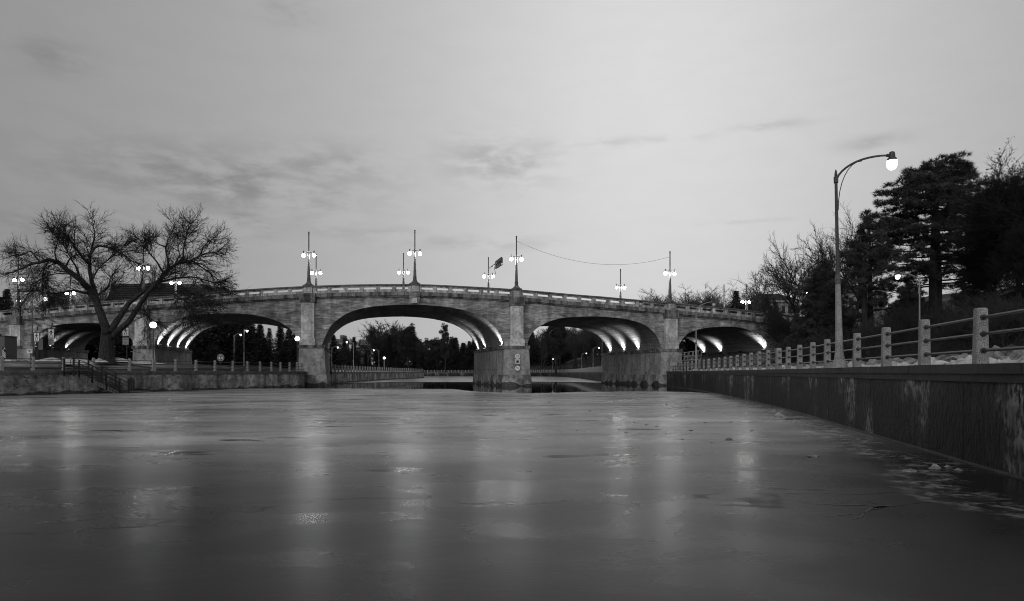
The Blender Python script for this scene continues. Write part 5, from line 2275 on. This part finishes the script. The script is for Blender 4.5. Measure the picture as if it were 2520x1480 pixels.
SP = [spruce_variant(s, 10, w, n) for s, w, n in ((1, 3.3, 34), (2, 2.7, 36), (3, 4.0, 32))]
BT = [bare_variant(31, 10, .26, .6, 6, .6), bare_variant(32, 10, .22, .75, 7, .6), bare_variant(33, 10, .3, .5, 5, .65), bare_variant(34, 10, .12, .8, 7, .75, stems=2)]
FB = bare_variant(35, 10, .2, .8, 10, .85, 3, .029, .05)
FB2 = bare_variant(37, 10, .22, .7, 8, .85, 3, .014, .05)
OAK = bare_variant(36, 10, .34, .75, 7, .8, 3, .015, .045)
WT = [bare_variant(41, 14, .5, .35, 5, .8, 2, .034), bare_variant(42, 14, .45, .45, 5, .8, 2, .034), bare_variant(43, 14, .55, .3, 4, .8, 2, .034)]
FP = [pine_variant(51, 10, lambda h: 2.6 * math.sin(min(1, (h - .2) / .5) * 1.57) * (1.12 - h) ** .55 * 1.6, 34, .30, .75, 12, 'farneedle', .55),
      pine_variant(52, 10, lambda h: 1.5 * (1.15 - h) ** .6 * 1.8 * (1 + .5 * math.sin(h * 40)), 30, .35, .6, 12, 'farneedle', .5)]

# pines on the right slope
big_pine = pine_variant(61, 12.5, lambda h: np.interp(h, [.30, .42, .55, .66, .78, .88, .95, 1.0], [3.9, 4.4, 4.5, 4.6, 3.6, 2.9, 1.9, .6]), 84, .26, .42, 17, 'needle', .30, ((-.25, 0, -.1), (.42, .2, .3)), .7, lambda h: np.interp(h, [.26, .5, .68, 1.0], [.22, .34, .62, .8]))
plant('pine_tree', big_pine, 2303, 402, 70, 'big broad pine with layered dark boughs and a double trunk on the right slope', rot=.4, wide=1.15)
mid_pine = pine_variant(62, 10, lambda h: np.interp(h, [.28, .45, .6, .75, .9, 1.0], [1.5, 2.3, 2.2, 1.6, 1.0, .35]), 46, .26, .32, 12, 'needle', .28, ((.5, 0, .4), (-.3, .3, -.5)), .8, lambda h: np.interp(h, [.26, .6, 1.0], [.35, .5, .9]))
plant('pine_tree', mid_pine, 2140, 524, 66, 'slimmer dark pine between the street lamp and the big pine', rot=1.0)
low_pine = pine_variant(63, 8, lambda h: np.interp(h, [.08, .3, .6, .85, 1.0], [2.6, 2.6, 2.0, 1.1, .25]), 70, .06, .34, 12, 'needle', .28, flat=.8)
plant('pine_tree', low_pine, 2026, 650, 74, 'low bushy dark pine behind the tall street lamp', rot=2.0)
plant('pine_tree', low_pine, 2240, 690, 96, 'dark young pine filling the gap low behind the slimmer pine', rot=.3)
plant('pine_tree', low_pine, 2405, 640, 84, 'dark bushy pine in the shade right of the big pine', rot=4.0)
# deciduous trees on the right
leafy = bare_variant(71, 12, .3, .62, 8, 1.15, 3, .014, .04, 9000, 'twig')
plant('bare_tree', leafy, 2500, 345, 52, 'tall twiggy tree with withered leaves at the right edge', rot=1.2, wide=1.05)
plant('bare_tree', leafy, 2452, 455, 58, 'twiggy withered leaf tree between the big pine and the tall edge tree', rot=4.4, wide=.9)
plant('bare_tree', leafy, 2536, 352, 50, 'broad withered leaf tree rising highest, cut by the right edge', rot=2.2, wide=1.3)
plant('bare_tree', leafy, 2592, 480, 44, 'second withered leaf tree cut by the right edge', rot=3.2)
fan = bare_variant(72, 11, .36, .42, 5, .75, 3, .008, .07, 0, 'fartwig')
plant('bare_tree', fan, 2085, 520, 82, 'fine twigged bare tree rising right behind the tall lamp column', rot=2)
plant('bare_tree', fan, 2035, 552, 84, 'fine twigged bare tree fanning out left of the tall lamp column', rot=.5)
plant('bare_tree', OAK, 1968, 615, 100, 'bare oak like tree with a broad open crown above the pale house', rot=1.5, wide=.95)
plant('bare_tree', BT[3], 1930, 715, 96, 'low bare tree hanging over the right end of the parapet', rot=2.5)
for i, (px, yt_, d, w_) in enumerate(((1620, 702, 128, 1.2), (1655, 708, 126, 1.1), (1590, 716, 131, 1.0), (1690, 706, 128, 1.1), (1725, 720, 130, 1.2), (1752, 698, 136, 1.0), (1775, 700, 140, .9), (1710, 715, 136, 1.0))):
    plant('bare_tree', FB2, px, yt_ - 4, d, 'leafless bushy tree showing above the parapet between the right lamps', 'leafless trees above the right parapet', base_z=5.5, wide=w_ * 1.15)
plant('bare_tree', FB2, 1850, 684, 132, 'rounded bare tree behind the far lamp over the rightmost arch', base_z=6, wide=.8)
plant('spruce_tree', SP[0], 1812, 713, 128, 'small pointed spruce above the rightmost low arch', base_z=6, wide=.9)
for px, yt_, d, k in ((1925, 790, 92, 0), (1955, 782, 88, 1), (2000, 765, 80, 2), (2060, 748, 72, 3), (2110, 738, 70, 1), (2170, 735, 62, 3), (2240, 720, 60, 0), (2330, 705, 52, 3), (2420, 690, 46, 1), (2490, 680, 40, 3), (1975, 800, 70, 3), (2050, 775, 60, 3), (2130, 755, 54, 0), (2380, 720, 44, 3), (2470, 700, 38, 0), (2190, 722, 84, 1), (2225, 712, 86, 3), (2262, 716, 82, 0), (2300, 712, 88, 3)):
    plant('shrub', BT[k], px, yt_ + 18, d, 'leafless shrub tangled into the dark slope behind the right railing', 'leafless shrubs on the right slope', wide=1.15)

# brush on the slope: nobody could count it
bs = MB()
br_ = random.Random(77)
for _ in range(11000):
    y = br_.uniform(12, 92)
    x0 = on = None
    p, _d = rl(RLEN * 0)
    # wall position at this depth
    for a, b in zip(Rd, Rd[1:]):
        if a.y <= y <= b.y:
            x0 = a.x + (b.x - a.x) * (y - a.y) / max(1e-6, b.y - a.y)
            break
    if x0 is None:
        continue
    s = br_.uniform(8.5, 34) if br_.random() < .8 else br_.uniform(8, 13)
    x = x0 + s
    z = zright(x, y, s)
    h = br_.uniform(.5, 1.9) * (1 if s > 12 else .7)
    q = (x, y, z - .05)
    dv = unit((br_.gauss(0, .5), br_.gauss(0, .5), 1))
    n = 3
    pts = [q]
    for i in range(n):
        dv = unit((dv[0] + br_.gauss(0, .22), dv[1] + br_.gauss(0, .22), dv[2] - .12 * i))
        q = (q[0] + dv[0] * h / n, q[1] + dv[1] * h / n, q[2] + dv[2] * h / n)
        pts.append(q)
    bs.tube(pts, [.014, .012, .009, .006], 3, cap=False)
    for k in (1, 2):
        e = side_dir(br_, dv, br_.uniform(.5, 1.0))
        L = h * br_.uniform(.3, .55)
        a = pts[k]
        bs.tube([a, (a[0] + e[0] * L, a[1] + e[1] * L, a[2] + e[2] * L)], [.009, .006], 3, cap=False)
tag(bs.build('undergrowth', M['brush']), 'tangled dry brush covering the dark slope behind the right railing', 'undergrowth', kind='stuff')

# trees seen through and over the bridge, left side
for i, (px, yt_, d, v, w_) in enumerate(((640, 796, 150, 0, 1.2), (663, 806, 140, 1, 1.1), (690, 800, 165, 0, 1.2), (712, 806, 150, 2, 1.1), (728, 812, 140, 0, 1.1), (742, 808, 155, 1, 1.2), (620, 800, 160, 2, 1.1),
                                         (600, 790, 150, 2, 1.3), (575, 785, 155, 0, 1.3), (548, 788, 150, 1, 1.3), (525, 782, 145, 2, 1.3), (500, 790, 150, 0, 1.3), (478, 800, 140, 2, 1.2), (460, 806, 135, 0, 1.2), (650, 830, 128, 2, 1.2), (700, 840, 126, 2, 1.2), (590, 830, 132, 0, 1.2), (520, 835, 130, 2, 1.2))):
    plant('spruce_tree', SP[v], px, yt_, d, 'dark spruce in the dense row seen through the left arch', 'dense spruces behind the left arch', base_z=2.4, wide=w_)
for px, yt_, d, v in ((560, 780, 170, 0), (610, 788, 172, 1), (515, 778, 165, 0)):
    plant('pine_tree', FP[v], px, yt_, d, 'dark pine rising among the spruces behind the left arch', 'pines behind the left arch', base_z=2.4)
for px, yt_, d, v in ((110, 800, 128, 2), (150, 802, 132, 0), (190, 800, 126, 2), (225, 806, 130, 1), (255, 804, 128, 2), (290, 806, 132, 0), (320, 812, 126, 2), (85, 806, 130, 1)):
    plant('spruce_tree', SP[v], px, yt_, d, 'dark spruce seen through the low arch behind the bare tree', 'spruces behind the low left arch', base_z=2.5, wide=1.3)
plant('spruce_tree', SP[0], 17, 708, 120, 'dark pointed spruce above the parapet at the left edge', base_z=5.0, wide=.9)
plant('spruce_tree', SP[2], -2, 728, 124, 'lower spruce cut by the left edge of the picture', base_z=5.0)
for px, yt_, d, v in ((170, 668, 128, 3), (225, 650, 130, 1), (200, 690, 122, 3), (265, 660, 134, 0), (140, 706, 125, 3)):
    plant('bare_tree', BT[v], px, yt_, d, 'fine bare tree behind the bridge, mingling with the big bare tree', 'bare trees behind the big tree', base_z=4)

# middle arch
plant('bare_tree', FB, 942, 780, 225, 'wide bare tree filling the middle arch against the sky', base_z=2.2, wide=1.5)
plant('bare_tree', FB, 990, 794, 236, 'bare tree at the right shoulder of the wide one', base_z=2.2, wide=1.1)
for px, yt_, d, v, w_, lab in ((958, 822, 218, 1, 1.1, 'tall dark spruce in front of the wide bare tree'), (968, 800, 230, 1, .6, 'thin spruce tip poking into the bare crown')):
    plant('spruce_tree', SP[v], px, yt_, d, lab, base_z=2.2, wide=w_)
plant('pine_tree', FP[0], 1006, 807, 205, 'leaning pine with a flat dark crown in the middle arch', base_z=2.0, wide=.9)
plant('spruce_tree', SP[0], 871, 828, 205, 'spruce with upswept open branches behind the tall lamp', base_z=2.2, wide=.9)
plant('spruce_tree', SP[1], 848, 830, 230, 'narrow spruce left of the tall lamp in the middle arch', base_z=2.2)
plant('spruce_tree', SP[2], 820, 822, 190, 'ragged spruce just inside the left side of the middle arch', base_z=2.2)
plant('spruce_tree', FP[1], 1096, 803, 300, 'tall ragged white pine standing above the others in the middle arch', base_z=2.5, wide=.55)
i = 0
for px, yt_, d, kind in ((838, 862, 215, 's'), (858, 858, 222, 's'), (880, 862, 215, 's'), (900, 868, 220, 's'), (925, 862, 230, 's'), (935, 852, 232, 's'), (948, 842, 222, 's'), (978, 838, 226, 's'), (990, 842, 216, 's'), (1016, 850, 225, 's'),
                         (1030, 842, 300, 'p'), (1045, 846, 330, 's'), (1055, 840, 320, 'p'), (1066, 836, 325, 's'), (1078, 838, 310, 'p'), (1088, 832, 330, 's'), (1108, 836, 315, 's'), (1115, 834, 330, 'p'), (1122, 830, 325, 's'), (1134, 858, 330, 's'), (1140, 842, 345, 's'),
                         (1155, 838, 330, 's'), (1165, 832, 320, 's'), (1172, 822, 310, 's'), (1180, 828, 300, 's'), (1150, 862, 318, 'p'), (1100, 866, 322, 's'), (1062, 868, 325, 's'), (1038, 866, 320, 's'), (1022, 872, 315, 'p'), (910, 880, 200, 's'), (960, 872, 198, 's'), (985, 876, 202, 's')):
    v = SP[i % 3] if kind == 's' else FP[i % 2]
    x = vx(px) * d
    bz = 2.0 if d < 260 else 2.2
    plant('spruce_tree' if kind == 's' else 'pine_tree', v, px, yt_, max(d, 342) if d >= 300 else d, 'dark conifer in the wooded bank seen through the middle arch', 'conifers behind the middle arch', base_z=bz, wide=1.15 if kind == 's' else 1.0)
    i += 1
for px, yt_, d in ((1026, 842, 360), (1070, 846, 365), (1128, 840, 370), (1145, 836, 372), (1050, 852, 350), (1160, 842, 360)):
    plant('bare_tree', BT[int(px) % 3], px, yt_, d, 'pale bare tree among far conifers in the middle arch', 'far bare trees in the middle arch', base_z=2.4, wide=.9)

# right arch: wooded slope with bare trunks
plant('pine_tree', FP[0], 1368, 783, 262, 'flat topped pine standing above the woods in the right arch', wide=.8)
wr = random.Random(91)


def far_edge(d):
    if d > 337:
        return -999
    lim = -999
    for a, b in zip(Rf, Rf[1:]):
        if min(a.y, b.y) <= d <= max(a.y, b.y):
            lim = max(lim, a.x, b.x)
    return lim


for k in range(160):
    px = wr.uniform(1296, 1640)
    for _ in range(60):
        d = wr.uniform(128, 400)
        if vx(px) * d > far_edge(d) + 9:
            break
    else:
        continue
    yt_ = np.interp(px, [1296, 1330, 1400, 1480, 1560, 1640], [816, 806, 790, 780, 776, 776]) + (wr.uniform(-4, 26) if k % 3 else wr.uniform(20, 75))
    plant('bare_tree', WT[k % 3], px, yt_, d, 'slender bare trunk tree in the wood seen through the right arch', 'bare trees in the right arch wood', wide=wr.uniform(.9, 1.3))
for k in range(16):
    px = wr.uniform(1300, 1500)
    d = wr.uniform(345, 375)
    plant('spruce_tree', SP[k % 3], px, wr.uniform(812, 850), d, 'dark conifer at the back of the wood in the right arch', 'conifers in the right arch wood', wide=1.1)
# behind the small right arch
for k in range(12):
    px = 1680 + k * 19
    plant('bare_tree', BT[k % 4], px, wr.uniform(795, 825), wr.uniform(126, 140), 'dark thicket tree glimpsed through the rightmost low arch', 'trees behind the rightmost arch', base_z=2.2, wide=1.3)

# ------------------------------------------------------------------ snow
def snow_patch(name, cx, cy, cz, rx, ry, h, label, mat='snow', seed=1):
    rg = random.Random(seed)
    b = MB()
    n, m = 22, 6
    ph = [rg.uniform(0, 6.28) for _ in range(6)]
    for j in range(m + 1):
        k = j / m
        for i in range(n):
            a = 2 * math.pi * i / n
            e = 1 + .22 * math.sin(3 * a + ph[0]) + .14 * math.sin(5 * a + ph[1]) + .10 * math.sin(9 * a + ph[2])
            z = h * (1 - k ** 1.6) * (.7 + .35 * math.sin(4 * a + ph[3] + k * 5) + rg.uniform(-.15, .15)) if j < m else -.05
            b.v.append((cx + rx * k * e * math.cos(a), cy + ry * k * e * math.sin(a), cz + z))
    for j in range(m):
        for i in range(n):
            b.f.append((j * n + i, j * n + (i + 1) % n, (j + 1) * n + (i + 1) % n, (j + 1) * n + i))
    return tag(b.build(name, M[mat], smooth=True), label, 'snow', 'snow patches on the left bank', kind='stuff')


for i, (px, py, d, rx, ry, h, lab) in enumerate(((128, 884, 69, 2.2, 1.2, .32, 'long snow patch left of the stair on the left bank'), (186, 889, 66, 1.6, 1.0, .35, 'bright snow patch seen through the stair railings'), (178, 884, 70, 1.8, 1.0, .3, 'snow heap behind the stair top'), (286, 884, 73, 1.7, 1.0, .4, 'snow heap at the right foot of the big trunk'),
                                                 (355, 891, 74, 1.8, .8, .25, 'snow streak before the left abutment'), (246, 886, 71, 1.0, .7, .32, 'small snow heap at the left foot of the big trunk'), (60, 887, 73, 1.6, .8, .15, 'thin snow strip at the left edge of the road'))):
    x = vx(px) * d
    snow_patch('snow', x, d, max(zl_at(x, d), at(px, py, d).z - h * .6), rx, ry, h, lab, 'snow' if i != 6 else 'dirtysnow', i)


def ridge(name, fn, s0, s1, off, side, w, hfun, mat, label, step=.35, seed=1, z0=COPE):
    rg = random.Random(seed)
    b = MB()
    m = 13
    rows = 0
    s = s0
    hs = rg.uniform(.5, 1)
    while s < s1:
        p, dr = fn(s)
        nn = Vector((-dr.y, dr.x, 0)) * side      # away from the water
        hs = hs * .72 + .28 * rg.uniform(-.75, 1.6)
        H_ = hfun(s) * hs
        for j in range(m + 1):
            u = j / m
            q = p + nn * (off + w * (u - .5) + rg.uniform(-.04, .04))
            b.v.append((q.x, q.y, z0 - .03 + max(H_, 0) * math.sin(math.pi * u) * rg.uniform(.55, 1.35)))
        rows += 1
        s += step
    for i in range(rows - 1):
        for j in range(m):
            b.f.append((i * (m + 1) + j, i * (m + 1) + j + 1, (i + 1) * (m + 1) + j + 1, (i + 1) * (m + 1) + j))
    return tag(b.build(name, M[mat], smooth=False), label, 'snow', kind='stuff')


ridge('snow', rl, 12, RLEN - 14, .95, -1, .9, lambda s: .24, 'snow', 'bright clods of ploughed snow lying behind the right railing posts', .11, 4)
ridge('snow', rl, 10, RLEN - 30, 3.4, -1, 2.2, lambda s: .48, 'dirtysnow', 'dirty snow bank along the far side of the right walkway', .16, 9)
ridge('snow', lfl, 2, LFLEN - 4, 1.0, 1, 1.0, lambda s: .30, 'snow', 'snow strip behind the far left railing beyond the bridge', .8, 14)
ridge('snow', lfl, 2, LFLEN - 4, 6.0, 1, 3.0, lambda s: .55, 'snow', 'wider snow bank beside the far road', .9, 15)
# low dry stone edge at the foot of the right slope
kb = random.Random(8)
rw = empty('stone_edging', (rl(20)[0].x + 8, rl(20)[0].y, COPE), 'low dark stone edging at the foot of the right slope', 'edging')
s = 14.0
while s < 60:
    p, dr = rl(s)
    L = kb.uniform(.45, .8)
    for lay in range(2):
        m = MB()
        m.box((p.x + 8.2 + kb.uniform(-.05, .05), p.y, COPE + .10 + lay * .22), L / 2 - .02, .22, .10, Vector((dr.x, dr.y, 0)), Vector((-dr.y, dr.x, 0)))
        m.build('stone', M['rightcoping'], rw)
    s += L

number_from_left('leafless shrubs on the right slope', 'leafless shrub on the dark slope behind the right railing, {} from the bridge')
number_from_left('dense spruces behind the left arch', 'dark spruce seen through the left arch, {} of its row counted from the left')
number_from_left('leafless trees above the right parapet', 'leafless rounded tree above the right parapet, {} from the left')
number_from_left('bare trees behind the big tree', 'fine bare tree behind the big bare tree, {} from the left')
number_from_left('pines behind the left arch', 'dark pine rising among the spruces behind the left arch, {} from the left')
number_from_left('spruces behind the low left arch', 'dark spruce seen through the low left arch, {} from the left')
number_from_left('trees behind the rightmost arch', 'dark thicket tree seen through the rightmost low arch, {} from the left')
number_from_left('far bare trees in the middle arch', 'pale far bare tree in the middle arch, {} from the left')
number_from_left('conifers in the right arch wood', 'dark conifer at the back of the right arch wood, {} from the left')
